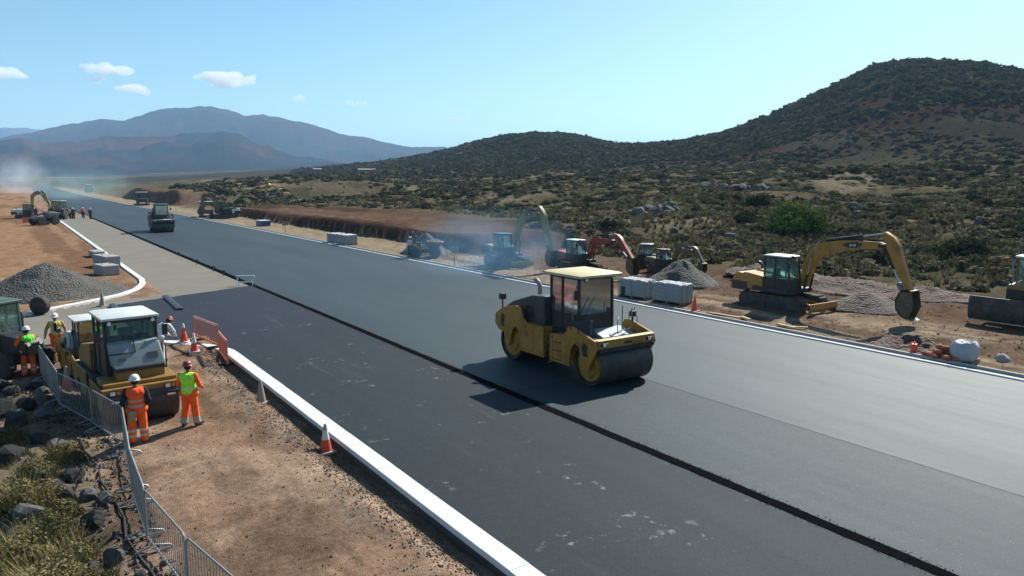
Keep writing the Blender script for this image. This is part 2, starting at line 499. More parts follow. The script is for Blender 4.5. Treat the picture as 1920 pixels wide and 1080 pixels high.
# polar sheet, fine near the camera and where it looks
def make_ground():
    rad = [2.5]
    while rad[-1] < 55: rad.append(rad[-1] * 1.0115)
    while rad[-1] < 1300: rad.append(rad[-1] * 1.017)
    while rad[-1] < 16000: rad.append(rad[-1] * 1.06)
    rad = np.array(rad)
    az = np.concatenate([np.arange(-8, 78, 0.17), np.arange(78, 352, 2.0)])
    A, Rr = np.meshgrid(np.radians(az), rad)
    X = (Rr * np.sin(A)).ravel(); Y = (Rr * np.cos(A)).ravel()
    Z = terrain(X, Y)
    na, nr = len(az), len(rad)
    i = np.arange(nr - 1)[:, None] * na
    j = np.arange(na)[None, :]
    a = (i + j).ravel(); b = (i + (j + 1) % na).ravel()
    c = (i + na + (j + 1) % na).ravel(); d = (i + na + j).ravel()
    faces = np.stack([a, b, c, d], 1)
    V = np.stack([X, Y, Z], 1)
    V = np.vstack([V, [[0, 0, terrain(np.array([0.0]), np.array([0.0]))[0]]]])
    # soil colours
    xr = X - road_shift(Y)
    r = np.hypot(X, Y); azd = np.degrees(np.arctan2(X, Y))
    def L(c, t, w):
        return c * (1 - w[:, None]) + np.array(t)[None, :] * w[:, None]
    C = np.tile(np.array([0.235, 0.155, 0.11]), (len(X), 1))                       # red-brown dirt
    C = L(C, (0.265, 0.19, 0.138), sstep(0.45, 0.7, fbm(X / 2.3, Y / 2.3, 101, 4)) * 0.8)
    C = L(C, (0.14, 0.09, 0.06), sstep(0.52, 0.75, fbm(X / 1.3, Y / 1.6, 103, 4)) * 0.8)
    C = L(C, (0.17, 0.15, 0.125), sstep(0.5, 0.7, fbm(X / 0.5, Y / 0.9, 107, 3)) * (1 - np.clip(np.abs(X - 5.9) / 1.1, 0, 1)) * 0.9 * (X < 7))  # crushed stone by the kerb
    nl = (X < 7) * (Y < 40)
    C = L(C, (0.31, 0.225, 0.165), nl * sstep(0.52, 0.66, fbm(X / 1.7 + 3, Y / 2.6, 171, 5)) * 0.75)
    C = L(C, (0.105, 0.07, 0.05), nl * sstep(0.55, 0.68, fbm(X / 0.9 + 9, Y / 3.2, 173, 5)) * 0.7)
    for tx in (2.75, 4.25, 3.3, 5.0):                       # wheel tracks pressed along the strip
        wob = tx + 0.25 * np.sin(Y * 0.21 + tx * 3)
        C = L(C, (0.15, 0.105, 0.075), nl * np.exp(-((X - wob) / 0.17) ** 2) * sstep(0.35, 0.6, fbm(X / 2, Y / 2, 175, 2)) * 0.55)
    far_l = (X < 7) * sstep(50, 60, Y)
    C = L(C, (0.25, 0.155, 0.095), far_l * 0.75)
    C = L(C, (0.165, 0.1, 0.065), far_l * sstep(0.5, 0.62, fbm(X / 2.0, Y / 25.0, 111, 3)))
    rub = (1 - sstep(0.8, 1.8, X)) * (1 - sstep(27, 31, Y))
    C = L(C, (0.13, 0.115, 0.085), rub * 0.85)
    # right verge: churned earth with pale tracks
    v = sstep(28, 29, xr)
    C = L(C, (0.13, 0.093, 0.07), v)
    C = L(C, (0.25, 0.2, 0.145), v * sstep(0.5, 0.62, fbm(xr / 1.3, Y / 9.0, 121, 3)) * (1 - sstep(33, 40, xr)))
    C = L(C, (0.115, 0.075, 0.055), v * sstep(0.5, 0.66, fbm(xr / 2.2, Y / 4.0, 123, 4)) * sstep(31, 38, xr) * 0.9)
    pale = v * (Y > 60) * (1 - sstep(34.5, 35.5, xr))
    C = L(C, (0.24, 0.2, 0.14), pale * 0.85)
    # scrub slope: dry grass, bare sand, dark litter
    s = sstep(41, 47, xr + (fbm(X / 6, Y / 6, 131, 3) - 0.5) * 10) * (1 - (Y > 57) * (1 - sstep(150, 170, Y)) * (1 - sstep(44, 60, xr + (fbm(X / 9, Y / 9, 133, 3) - 0.5) * 10)))
    C = L(C, (0.135, 0.118, 0.08), s)
    C = L(C, (0.21, 0.182, 0.13), s * sstep(0.57, 0.67, fbm(X / 13, Y / 13, 137, 4)))
    C = L(C, (0.065, 0.066, 0.038), s * sstep(0.5, 0.62, fbm(X / 7, Y / 7, 139, 4)) * 0.8)
    # cut bank face
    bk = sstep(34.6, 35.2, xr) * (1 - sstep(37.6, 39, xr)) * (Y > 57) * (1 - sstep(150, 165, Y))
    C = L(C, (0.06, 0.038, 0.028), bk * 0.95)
    top = sstep(37.5, 39, xr) * (Y > 58) * (1 - sstep(150, 165, Y)) * (1 - s)
    C = L(C, (0.125, 0.085, 0.06), top * 0.9)
    C = L(C, (0.07, 0.045, 0.032), top * sstep(0.5, 0.62, fbm(X / 6, Y / 14, 161, 4)) * 0.9)
    # hills: dark bush with bare and red patches
    R0 = np.interp(np.clip(azd, 10, 130), RDIST[:, 0], RDIST[:, 1])
    hl = sstep(0.33, 0.5, r / R0) * sstep(9, 20, azd) * (1 - sstep(115, 130, azd))
    C = L(C, (0.066, 0.063, 0.044), hl)
    C = L(C, (0.045, 0.042, 0.03), hl * sstep(0.56, 0.68, fbm(X / 22, Y / 22, 141, 4)) * (1 - sstep(0.62, 0.85, r / R0)) * 0.8)
    C = L(C, (0.075, 0.036, 0.027), hl * sstep(0.55, 0.66, fbm(X / 45, Y / 45, 143, 3)) * (1 - sstep(0.75, 0.92, r / R0)) * 0.75)
    fp = sstep(600, 900, r) * (azd < 24)
    C = L(C, (0.055, 0.056, 0.036), fp)
    C = L(C, (0.16, 0.125, 0.09), fp * sstep(0.55, 0.62, fbm(X / 300, Y / 300, 151, 3)))
    C = np.vstack([C, C[:1]]) * np.append(np.where(xr < 30, 1.0, 0.72 + 0.28 * (1 - sstep(38, 46, xr))), 1.0)[:, None]
    o = np_mesh('ground', V, faces, M['ground'], C, smooth=True)
    # close the small hole under the camera
    bm = bmesh.new(); bm.from_mesh(o.data); bm.verts.ensure_lookup_table()
    cv = bm.verts[len(V) - 1]
    for k in range(na):
        bm.faces.new((bm.verts[(k + 1) % na], bm.verts[k], cv))
    bmesh.ops.recalc_face_normals(bm, faces=bm.faces)
    bm.to_mesh(o.data); bm.free()
    if o.data.polygons[0].normal.z < 0: o.data.flip_normals()
    return tag(o, kind='structure')

def ground_material():
    m, nt, b = nodes_of('soil')
    tc = N(nt, 'ShaderNodeTexCoord')
    P = tc.outputs['Object']
    at = N(nt, 'ShaderNodeAttribute'); at.attribute_name = 'Col'
    n1 = noise(nt, 0.9, 8, 0.62, vec=P)
    n2 = noise(nt, 7.0, 6, 0.65, vec=P)
    n3 = noise(nt, 38.0, 3, 0.6, vec=P)
    def mul(a, bb):
        k = N(nt, 'ShaderNodeMix'); k.data_type = 'RGBA'; k.blend_type = 'MULTIPLY'; k.inputs[0].default_value = 1
        nt.links.new(a, k.inputs[6]); nt.links.new(bb, k.inputs[7]); return k.outputs[2]
    c = mul(at.outputs['Color'], ramp(nt, n1, [(0.3, (0.62, 0.62, 0.62)), (0.7, (1.3, 1.27, 1.22))]))
    c = mul(c, ramp(nt, n2, [(0.3, (0.68, 0.67, 0.66)), (0.7, (1.25, 1.25, 1.25))]))
    c = mul(c, ramp(nt, n3, [(0.3, (0.82, 0.82, 0.82)), (0.7, (1.12, 1.12, 1.12))]))
    nt.links.new(c, b.inputs['Base Color'])
    b.inputs['Roughness'].default_value = 1.0
    b.inputs['Specular IOR Level'].default_value = 0.0
    add = N(nt, 'ShaderNodeMath', operation='MULTIPLY_ADD')
    nt.links.new(n2, add.inputs[0]); add.inputs[1].default_value = 1.0
    nt.links.new(n3, add.inputs[2])
    bump(nt, b, add.outputs[0], 0.75, 0.06)
    return m
M['ground'] = ground_material()

def asphalt(name, col, rough, speck=0.0, stain=0.0, tint=None, band=None, patch=0.25, spec=0.5):
    """rolled or loose asphalt; speck: bright stone grains; stain: pale dried splashes; tint: colour of a tack-coat film in patches"""
    m, nt, b = nodes_of(name)
    tc = N(nt, 'ShaderNodeTexCoord'); P = tc.outputs['Object']
    mp = N(nt, 'ShaderNodeMapping'); nt.links.new(P, mp.inputs[0]); mp.inputs['Scale'].default_value = (1.0, 0.11, 1)
    n_big = noise(nt, 0.35, 5, 0.6, vec=mp.outputs[0])
    n_str = noise(nt, 1.6, 5, 0.6, vec=mp.outputs[0])
    n_fine = noise(nt, 30, 5, 0.75, vec=P)
    c = mixc(nt, ramp(nt, n_big, [(0.3, 0.0), (0.7, 1.0)]), tuple(k * (1 - patch) for k in col), tuple(k * (1 + patch) for k in col))
    k = N(nt, 'ShaderNodeMix'); k.data_type = 'RGBA'; k.blend_type = 'MULTIPLY'; k.inputs[0].default_value = 1
    nt.links.new(c, k.inputs[6]); nt.links.new(ramp(nt, n_fine, [(0.3, (0.55, 0.55, 0.55)), (0.7, (1.45, 1.45, 1.45))]), k.inputs[7])
    k2 = N(nt, 'ShaderNodeMix'); k2.data_type = 'RGBA'; k2.blend_type = 'MULTIPLY'; k2.inputs[0].default_value = 1
    nt.links.new(k.outputs[2], k2.inputs[6]); nt.links.new(ramp(nt, noise(nt, 5.0, 6, 0.7, vec=P), [(0.3, (0.8, 0.8, 0.8)), (0.7, (1.2, 1.2, 1.2))]), k2.inputs[7])
    c = k2.outputs[2]
    if tint:
        nn = noise(nt, 0.16, 3, 0.5, vec=P)
        n2 = noise(nt, 1.2, 5, 0.65, vec=P)
        f = N(nt, 'ShaderNodeMath', operation='MULTIPLY')
        sx = N(nt, 'ShaderNodeSeparateXYZ'); nt.links.new(P, sx.inputs[0])
        mr = N(nt, 'ShaderNodeMapRange'); nt.links.new(sx.outputs[1], mr.inputs[0])
        mr.inputs[1].default_value = 26; mr.inputs[2].default_value = 38
        nt.links.new(mr.outputs[0], f.inputs[0])
        nt.links.new(ramp(nt, n2, [(0.35, 0.35), (0.6, 1.0)]), f.inputs[1])
        c = mixc(nt, f.outputs[0], c, tint)
    if stain:
        a = ramp(nt, noise(nt, 0.55, 3, 0.5, vec=P), [(0.56, 0.0), (0.65, 1.0)])
        d = ramp(nt, noise(nt, 3.2, 4, 0.6, vec=P), [(0.58, 0.0), (0.68, 1.0)])
        f = N(nt, 'ShaderNodeMath', operation='MULTIPLY'); nt.links.new(a, f.inputs[0]); nt.links.new(d, f.inputs[1])
        f2 = N(nt, 'ShaderNodeMath', operation='MULTIPLY'); nt.links.new(f.outputs[0], f2.inputs[0]); f2.inputs[1].default_value = stain
        c = mixc(nt, f2.outputs[0], c, (0.16, 0.16, 0.15))
        e = ramp(nt, n_str, [(0.6, 0.0), (0.72, 0.35)])
        c = mixc(nt, e, c, (0.06, 0.06, 0.06))
    if speck:
        vo = N(nt, 'ShaderNodeTexVoronoi'); vo.inputs['Scale'].default_value = 14
        nt.links.new(P, vo.inputs['Vector'])
        sp = ramp(nt, vo.outputs['Distance'], [(0.07, 1.0), (0.14, 0.0)])
        g2 = ramp(nt, noise(nt, 14, 2, 0.5, vec=P), [(0.5, 0.0), (0.6, 1.0)])
        f = N(nt, 'ShaderNodeMath', operation='MULTIPLY'); nt.links.new(sp, f.inputs[0]); nt.links.new(g2, f.inputs[1])
        f2 = N(nt, 'ShaderNodeMath', operation='MULTIPLY'); nt.links.new(f.outputs[0], f2.inputs[0]); f2.inputs[1].default_value = speck
        c = mixc(nt, f2.outputs[0], c, (0.3, 0.31, 0.3))
    nt.links.new(c, b.inputs['Base Color'])
    rr = N(nt, 'ShaderNodeMath', operation='MULTIPLY_ADD'); nt.links.new(n_str, rr.inputs[0]); rr.inputs[1].default_value = 0.1; rr.inputs[2].default_value = rough - 0.05
    nt.links.new(rr.outputs[0], b.inputs['Roughness'])
    b.inputs['Specular IOR Level'].default_value = spec
    b.inputs['Specular Tint'].default_value = (0.72, 0.95, 1.0, 1)
    bump(nt, b, n_fine, 0.7, 0.012)
    return m
M['asphalt_new'] = asphalt('asphalt_rolled', (0.024, 0.034, 0.041), 0.63, speck=0.25, patch=0.22, spec=0.22)
M['asphalt_mid'] = asphalt('asphalt_part_rolled', (0.021, 0.03, 0.036), 0.68, speck=1.0, patch=0.22, spec=0.2)
M['asphalt_old'] = asphalt('asphalt_base', (0.0145, 0.019, 0.024), 0.72, spec=0.16, speck=0.25, stain=1.0, tint=(0.017, 0.0185, 0.031))
M['asphalt_black'] = asphalt('asphalt_loose', (0.006, 0.0065, 0.007), 1.0, speck=0.05, spec=0.0)

def base_material():
    m, nt, b = nodes_of('base_course')
    tc = N(nt, 'ShaderNodeTexCoord'); P = tc.outputs['Object']
    c = mixc(nt, ramp(nt, noise(nt, 0.4, 6, 0.6, vec=P), [(0.3, 0.0), (0.7, 1.0)]), (0.125, 0.118, 0.095), (0.17, 0.158, 0.128))
    c = mixc(nt, ramp(nt, noise(nt, 2.2, 5, 0.6, vec=P, dist=0.6), [(0.55, 0.0), (0.75, 0.7)]), c, (0.17, 0.155, 0.135))
    c = mixc(nt, ramp(nt, noise(nt, 45, 3, 0.6, vec=P), [(0.4, 0.0), (0.75, 0.6)]), c, (0.14, 0.13, 0.115))
    nt.links.new(c, b.inputs['Base Color'])
    b.inputs['Roughness'].default_value = 0.92
    b.inputs['Specular IOR Level'].default_value = 0.2
    bump(nt, b, noise(nt, 30, 4, 0.6, vec=P), 0.5, 0.02)
    return m
M['base'] = base_material()
def kerb_material(name, col):
    m, nt, b = nodes_of(name)
    tc = N(nt, 'ShaderNodeTexCoord'); P = tc.outputs['Object']
    c = mixc(nt, ramp(nt, noise(nt, 1.1, 5, 0.6, vec=P), [(0.3, 0.0), (0.7, 1.0)]), tuple(k * 0.86 for k in col), col)
    c = mixc(nt, ramp(nt, noise(nt, 5, 5, 0.65, vec=P), [(0.58, 0.0), (0.78, 0.45)]), c, (0.28, 0.24, 0.19))
    nt.links.new(c, b.inputs['Base Color'])
    b.inputs['Roughness'].default_value = 0.85
    bump(nt, b, noise(nt, 50, 3, 0.6, vec=P), 0.3, 0.006)
    return m
M['kerb'] = kerb_material('kerb_concrete', (0.56, 0.575, 0.57))
M['kerb_grey'] = kerb_material('kerb_concrete_grey', (0.36, 0.36, 0.35))
M['channel'] = kerb_material('channel_bitumen_kerb_shade', (0.05, 0.055, 0.06))  # drainage channel bitumen, and the painted shade below the near kerb stones

make_ground()

# ------------------------------------------------------------------ road sheets
def strip(name, xs, y0, y1, z, mat, jag=(0, 0), step=None, seed=1, bottom=-0.16):
    """a sheet between two x lines that follows the road, with slightly ragged edges and a lip down to the bed"""
    ys = []
    y = y0
    while y < y1:
        ys.append(y)
        y += step if step else max(0.35, 0.02 * abs(y))
    ys.append(y1)
    ys = np.array(ys)
    sh = road_shift(ys)
    def ed(x, j, sd): return x + sh + (fbm(ys / 0.5, ys * 0 + sd, seed, 3) - 0.5) * 2 * j
    a = ed(xs[0], jag[0], 3.3); b = ed(xs[1], jag[1], 8.8)
    n = len(ys)
    V = np.vstack([np.stack([a, ys, np.full(n, bottom)], 1), np.stack([a, ys, np.full(n, z)], 1), np.stack([b, ys, np.full(n, z)], 1), np.stack([b, ys, np.full(n, bottom)], 1)])
    i = np.arange(n - 1)
    F = np.vstack([np.stack([k * n + i, (k + 1) * n + i, (k + 1) * n + i + 1, k * n + i + 1], 1) for k in range(3)])[:, ::-1]
    o = np_mesh(name, V, F[:, ::-1], mat)
    return tag(o, kind='structure')
road = strip('road', (12.95, 27.75), -30, 980, 0.0, M['asphalt_new'], (0.02, 0.0))
strip('road_lane', (12.95, 17.5), -30, 19.2, 0.006, M['asphalt_mid'], (0.02, 0.025), step=0.1, seed=5, bottom=-0.05)
strip('road_joint', (17.485, 17.52), -30, 18.2, 0.0085, M['asphalt_old'], (0.014, 0.014), step=0.07, seed=18, bottom=-0.05)
strip('road_joint', (12.7, 13.0), -30, 150, 0.008, M['asphalt_black'], (0.018, 0.022), step=0.07, seed=8, bottom=-0.05)

def sheet(name, pts, z, mat, bottom=-0.16):
    o = MB().prism_z(pts, bottom, z).build(name, mat, smooth=0)
    return tag(o, kind='structure')
def jagline(p, q, n, amp, seed):
    t = np.linspace(0, 1, n)
    nx, ny = -(q[1] - p[1]), q[0] - p[0]
    l = math.hypot(nx, ny)
    w = (fbm(t * n / 3, t * 0 + seed, 91, 3) - 0.5) * 2 * amp
    return [(p[0] + (q[0] - p[0]) * a + nx / l * b, p[1] + (q[1] - p[1]) * a + ny / l * b) for a, b in zip(t, w)]
sheet('road_base_layer', [(KX, -30), (12.8, -30), (12.8, 48.3)] + jagline((12.6, 48.2), (4.5, 44.9), 40, 0.12, 2) + [(4.45, 42)] + jagline((4.4, 41.5), (4.5, 34.0), 20, 0.1, 4) + [(5.4, 33.5), (6.1, 33.0), (6.6, 32.2), (6.95, 31.1)], -0.004, M['asphalt_old'])
sheet('side_road', [(13.0, 48.6), (13.0, 165), (7.5, 165), (7.5, 55), (7.3, 52.6), (6.6, 50.2), (5.5, 48.2), (3.8, 46.5), (1.5, 44.6), (-0.5, 42.7), (-9, 34.7), (-13, 31), (-11, 29)] + jagline((-9, 30.8), (1, 33.6), 20, 0.2, 6) + jagline((1.2, 33.6), (5.0, 33.8), 12, 0.12, 7) + [(5.0, 44.6), (12.9, 47.8)], -0.05, M['base'])

# ------------------------------------------------------------------ kerbs: each made of single stones
def kerb(name, label, path, w, z0, z1, mat, stone=0.915, gap=0.003, maxn=290, under=None):
    root = thing(name, label, 'kerb', (0, 0, 0))
    P = [Vector((p[0], p[1], 0)) for p in path]
    seg = [(P[k + 1] - P[k]).length for k in range(len(P) - 1)]
    tot = sum(seg)
    def at(s):
        for k, l in enumerate(seg):
            if s <= l or k == len(seg) - 1:
                return P[k] + (P[k + 1] - P[k]) * min(1.0, max(0.0, s / l))
            s -= l
    n = max(1, round(tot / stone))
    L = tot / n
    if under:                                              # base under the stones, coloured dark for shade on the outer face
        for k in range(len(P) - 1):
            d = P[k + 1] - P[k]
            f = MB().span(-d.length / 2 - .02, d.length / 2 + .02, -w / 2 + .03, w / 2 - .03, -.4, z0 + .004).build('kerb_shade_base', under, root, smooth=0)
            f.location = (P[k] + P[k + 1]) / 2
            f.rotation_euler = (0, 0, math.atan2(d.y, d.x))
    me = None
    for k in range(min(n, maxn)):
        a, b = at(k * L), at((k + 1) * L)
        d = b - a
        if me is None:
            hw, ch = w / 2, min(0.02, w * 0.2)
            mb = MB().prism_x([(-hw, z0), (hw, z0), (hw, z1 - ch), (hw - ch, z1), (-hw + ch, z1), (-hw, z1 - ch)], -0.5, 0.5)
            o = mb.build('kerb_stone', mat, root, smooth=0)
            me = o.data
        else:
            o = bpy.data.objects.new('kerb_stone', me)
            COL.objects.link(o)
            o.parent = root
        o.location = ((a.x + b.x) / 2 + random.uniform(-.003, .003), (a.y + b.y) / 2, random.uniform(-.003, .003))
        o.rotation_euler = (0, 0, math.atan2(d.y, d.x) + random.uniform(-.002, .002))
        o.scale = (d.length - gap, 1, 1)
    return root
def arc(cx, cy, r, a0, a1, n):
    return [(cx + r * math.cos(R(a0 + (a1 - a0) * k / n)), cy + r * math.sin(R(a0 + (a1 - a0) * k / n))) for k in range(n + 1)]
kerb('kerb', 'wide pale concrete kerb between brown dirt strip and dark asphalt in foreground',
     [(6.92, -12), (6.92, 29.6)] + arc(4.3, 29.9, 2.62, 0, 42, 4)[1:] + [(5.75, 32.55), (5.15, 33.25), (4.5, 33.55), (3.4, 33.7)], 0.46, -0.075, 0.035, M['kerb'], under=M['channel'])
kerb('kerb', 'pale kerb curving round the gravel heap at the side road mouth',
     [(-9.2, 34.9), (-0.6, 42.95), (1.5, 44.9), (3.7, 46.75), (5.3, 48.4), (6.35, 50.3), (7.05, 52.7), (7.32, 55.2), (7.5, 165)], 0.36, -0.2, 0.1, M['kerb'], stone=1.0)
kerb('kerb', 'thin white kerb line along the far edge of the fresh asphalt',
     [(27.87, -6), (27.87, 225), (27.98, 280), (28.9, 400)], 0.2, -0.2, 0.05, M['kerb'], stone=1.8)
kerb('kerb', 'narrow grey outer kerb behind the dark drainage channel by the churned verge',
     [(28.52, -6), (28.52, 200)], 0.14, -0.2, 0.075, M['kerb_grey'], stone=1.8)
strip('drainage_channel', (27.98, 28.45), -30, 230, -0.02, M['channel'])

# ------------------------------------------------------------------ machines (every one faces -Y in its own frame)
def mirror_x(fn):
    for s in (-1, 1): fn(s)

def drum(t, y, r, hw, hub_mat):
    d = MB().lathe_x([(-hw + 0.10, r - 0.07), (-hw, r - 0.035), (-hw, r - 0.012), (-hw + 0.012, r), (hw - 0.012, r), (hw, r - 0.012), (hw, r - 0.035), (hw - 0.10, r - 0.07)], y, r, 56).build('drum', M['steel'], t, smooth=30)
    for s in (-1, 1):
        h = MB()
        h.lathe_x([(s * (hw - 0.10), r * .8), (s * (hw - 0.07), r * .78), (s * (hw - 0.07), 0.42), (s * (hw - 0.02), 0.38), (s * (hw - 0.02), 0.12), (s * (hw + 0.05), 0.10), (s * (hw + 0.05), 0.02)], y, r, 36)
        for k in range(8):
            a = 2 * math.pi * k / 8
            h.cyl((s * (hw - 0.03), y + 0.27 * math.cos(a), r + 0.27 * math.sin(a)), (s * (hw + 0.01), y + 0.27 * math.cos(a), r + 0.27 * math.sin(a)), 0.025, n=6)
        h.build('drum_hub', hub_mat, d, smooth=30)
    return d

def seat_and_wheel(t, x, y, z, face=-1):
    s = MB()
    s.box(x, y, z + 0.08, 0.5, 0.5, 0.16)
    s.box(x, y - face * 0.27, z + 0.42, 0.48, 0.14, 0.62, (face * -0.15, 0, 0))
    s.box(x, y, z - 0.14, 0.3, 0.3, 0.28)
    s.build('seat', M['seat'], t, bevel=0.04)
    w = MB()
    cy, cz = y + face * 0.55, z + 0.42
    w.tube([(x + 0.19 * math.cos(a), cy + 0.19 * math.sin(a) * 0.8, cz + face * -0.19 * math.sin(a) * 0.55) for a in np.linspace(0, 2 * math.pi, 20)[:-1]], 0.016, 6, closed=True)
    w.cyl((x, cy, cz), (x, cy + face * 0.16, z - 0.2), 0.035)
    w.box(x, cy, cz, 0.34, 0.04, 0.025)
    w.build('steering_wheel', M['black'], t)

def cab_box(t, x0, x1, y0, y1, z0, z1, frame, roof, gl, lower=0.75, post=0.075, roof_over=0.07, rake=0.12, roof_h=0.14, tint_front=None, lower_mat=None):
    """posts, sills, panes, roof; front is y0"""
    yf0, yf1 = y0, y0 + rake                               # front posts lean back
    f = MB()
    P = post / 2
    def bar(a, b, w=post): f.tube([a, b], w * 0.62, 4)
    for x in (x0 + P, x1 - P):
        bar((x, yf0 + P, z0), (x, yf1 + P, z1)); bar((x, y1 - P, z0), (x, y1 - P, z1))
        ym = y0 + (y1 - y0) * 0.58
        bar((x, ym, z0), (x, ym, z1))
        bar((x, yf1, z1 - P), (x, y1, z1 - P)); bar((x, yf0, z0 + P), (x, y1, z0 + P))
        bar((x, yf0 + rake * 0.4, z0 + lower), (x, y1, z0 + lower))
    for y in (yf1 + P, y1 - P): bar((x0, y, z1 - P), (x1, y, z1 - P))
    for y in (yf0 + P, y1 - P): bar((x0, y, z0 + P), (x1, y, z0 + P))
    bar((x0, yf0 + rake * 0.4 + P, z0 + lower), (x1, yf0 + rake * 0.4 + P, z0 + lower))
    f.build('cab_frame', frame, t, smooth=0)
    lo = MB()
    for x in (x0 + P, x1 - P): lo.box(x, (y0 + y1) / 2 + 0.02, z0 + lower / 2, 0.035, y1 - y0 - post, lower - 0.02)
    lo.box((x0 + x1) / 2, y1 - P, z0 + lower / 2, x1 - x0 - post, 0.035, lower - 0.02)
    lo.box((x0 + x1) / 2, y0 + P + 0.02, z0 + lower * 0.5, x1 - x0 - post, 0.035, lower * 0.9)
    lo.box((x0 + x1) / 2, (y0 + y1) / 2, z0 + 0.03, x1 - x0 - post, y1 - y0 - post, 0.05)
    lo.build('cab_lower_panel', lower_mat or frame, t, smooth=0)
    zb = z0 + lower
    yb = yf0 + rake * 0.4
    def pane(name, q, m):
        n = (Vector(q[1]) - Vector(q[0])).cross(Vector(q[2]) - Vector(q[0])).normalized() * 0.008
        mb = MB()
        mb.rings([[tuple(Vector(p) - n) for p in q], [tuple(Vector(p) + n) for p in q]])
        mb.build(name, m, t, smooth=0)
    g = gl
    pane('windscreen', [(x0 + post, yb + P, zb), (x1 - post, yb + P, zb), (x1 - post, yf1 + P, z1 - post), (x0 + post, yf1 + P, z1 - post)], tint_front or g)
    pane('rear_window', [(x0 + post, y1 - P, zb), (x1 - post, y1 - P, zb), (x1 - post, y1 - P, z1 - post), (x0 + post, y1 - P, z1 - post)], g)
    ym = y0 + (y1 - y0) * 0.58
    for x in (x0 + P, x1 - P):
        pane('side_window', [(x, yb + post, zb), (x, ym - P, zb), (x, ym - P, z1 - post), (x, yf1 + post, z1 - post)], g)
        pane('side_window', [(x, ym + P, zb), (x, y1 - post, zb), (x, y1 - post, z1 - post), (x, ym + P, z1 - post)], g)
    rf = MB()
    a, b, c, d = x0 - roof_over, x1 + roof_over, yf1 - roof_over * 1.6, y1 + roof_over
    rf.rings([[(a, c, z1), (b, c, z1), (b, d, z1), (a, d, z1)], [(a, c, z1 + roof_h * .6), (b, c, z1 + roof_h * .6), (b, d, z1 + roof_h * .6), (a, d, z1 + roof_h * .6)],
              [(a + .12, c + .12, z1 + roof_h), (b - .12, c + .12, z1 + roof_h), (b - .12, d - .12, z1 + roof_h), (a + .12, d - .12, z1 + roof_h)]])
    return rf.build('cab_roof', roof, t, bevel=0.02)

